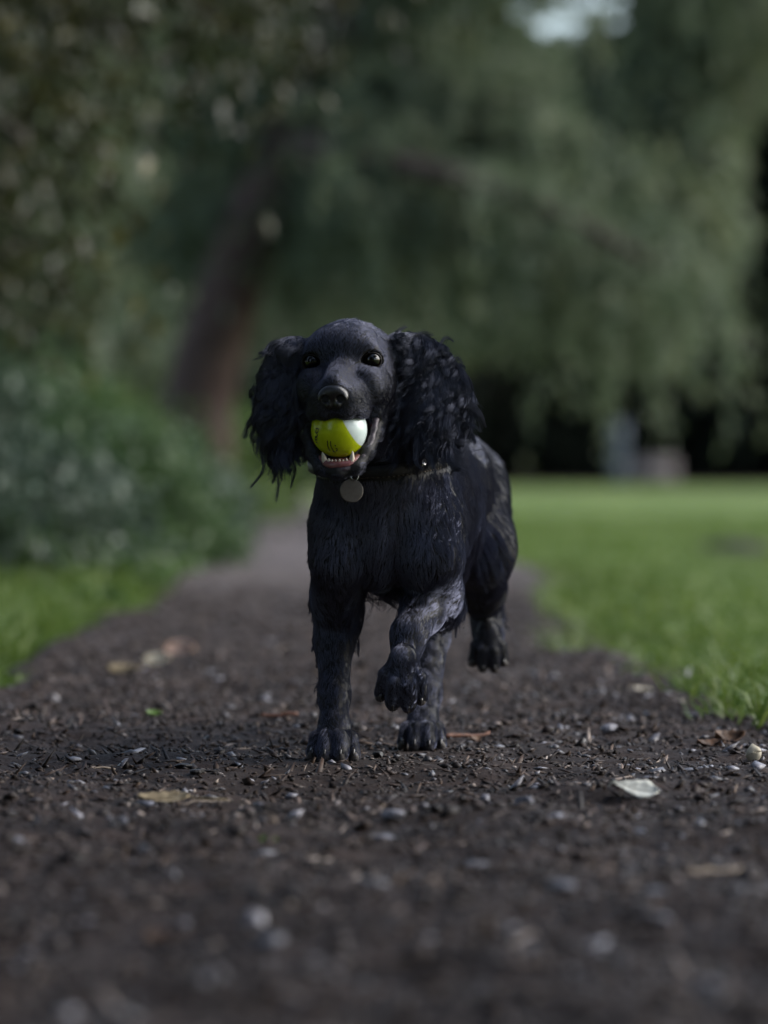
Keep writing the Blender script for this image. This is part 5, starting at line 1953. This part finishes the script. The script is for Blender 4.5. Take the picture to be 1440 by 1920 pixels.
axis = unit(np.array([0.86, -0.20, 0.46]))
mr = nt.nodes.new('ShaderNodeMapRange')
mr.inputs[1].default_value = 0.44 * BALL_R
mr.inputs[2].default_value = 0.47 * BALL_R
nt.links.new(dotn(axis), mr.inputs[0])
nb = noise(m_ball, 90, 5, 0.6, tc.outputs['Object'])
r1 = ramp(m_ball, [(0.3, (0.40, 0.48, 0.004)), (0.7, (0.50, 0.58, 0.010))], nb.outputs['Fac'])
r2 = ramp(m_ball, [(0.3, (0.50, 0.60, 0.58)), (0.7, (0.62, 0.71, 0.69))], nb.outputs['Fac'])
mx = nt.nodes.new('ShaderNodeMix')
mx.data_type = 'RGBA'
nt.links.new(mr.outputs[0], mx.inputs['Factor'])
nt.links.new(r1.outputs[0], mx.inputs['A'])
nt.links.new(r2.outputs[0], mx.inputs['B'])
nt.links.new(mx.outputs['Result'], bsdf(m_ball).inputs['Base Color'])
nb2 = noise(m_ball, 260, 4, 0.6, tc.outputs['Object'])
bump(m_ball, nb2.outputs['Fac'], 0.15, 0.0006)
v, f = ellipsoid((0, 0, 0), (BALL_R,) * 3, 64, 40)
ball = tag(obj('ball', np.array(v) + bc, f, m_ball, None, bc), 'shiny yellow-green and white rubber ball held in the dog mouth', 'ball')
# seam groove line between the two colours and the printed marks, lying on the rubber
m_print = material('black_print', 0.5, 0.4, (0.012, 0.014, 0.008))


def on_ball(px, py, lift=0.0002):
    """Point of the ball's near face in photograph direction (px, py)."""
    o = np.array([0, 0, CAMH])
    d = unit(np.array([(px - 720) / FPX, 1, -(py - HORIZ) / FPX]))
    oc = o - bc
    b_ = oc @ d
    disc = b_ * b_ - (oc @ oc - (BALL_R + lift) ** 2)
    if disc < 0:
        n_ = unit(o + d * (-b_) - bc)
        return bc + n_ * (BALL_R + lift)
    return o + d * (-b_ - math.sqrt(disc))


def stroke(pts, w):
    pp = np.array([on_ball(*q) for q in pts])
    line = smooth_line(pp, max(6, 4 * len(pts)))
    line = bc + unit(line - bc) * (BALL_R + 0.0002)
    t = unit(np.gradient(line, axis=0))
    n_ = unit(line - bc)
    s_ = unit(np.cross(t, n_)) * w
    V = np.concatenate([line - s_, line + s_])
    k_ = len(line)
    return V, [(i, i + 1, k_ + i + 1, k_ + i) for i in range(k_ - 1)]


marks = [
    [(592, 803), (597, 804)], [(593, 803), (592, 812)], [(597, 804), (596, 811), (592, 812)], [(593, 812), (596, 817), (591, 819)],
    [(591, 820), (595, 821)], [(591, 820), (592, 828)], [(592, 825), (595, 824)], [(595, 830), (592, 829)]]
v, f = join([stroke(m_, 0.0007) for m_ in marks])
obj('printed_lettering', v, f, m_print, ball)
marks = [
    [(614, 826), (614, 835), (619, 846)], [(620, 827), (620, 836), (627, 848)], [(629, 840), (633, 842)],
    [(628, 834), (629, 837)], [(628.2, 836), (630, 836)], [(630, 846), (633, 843)], [(624, 846), (629, 848)]]
v, f = join([stroke(m_, 0.00055) for m_ in marks])
obj('printed_emblem', v, f, m_print, ball)
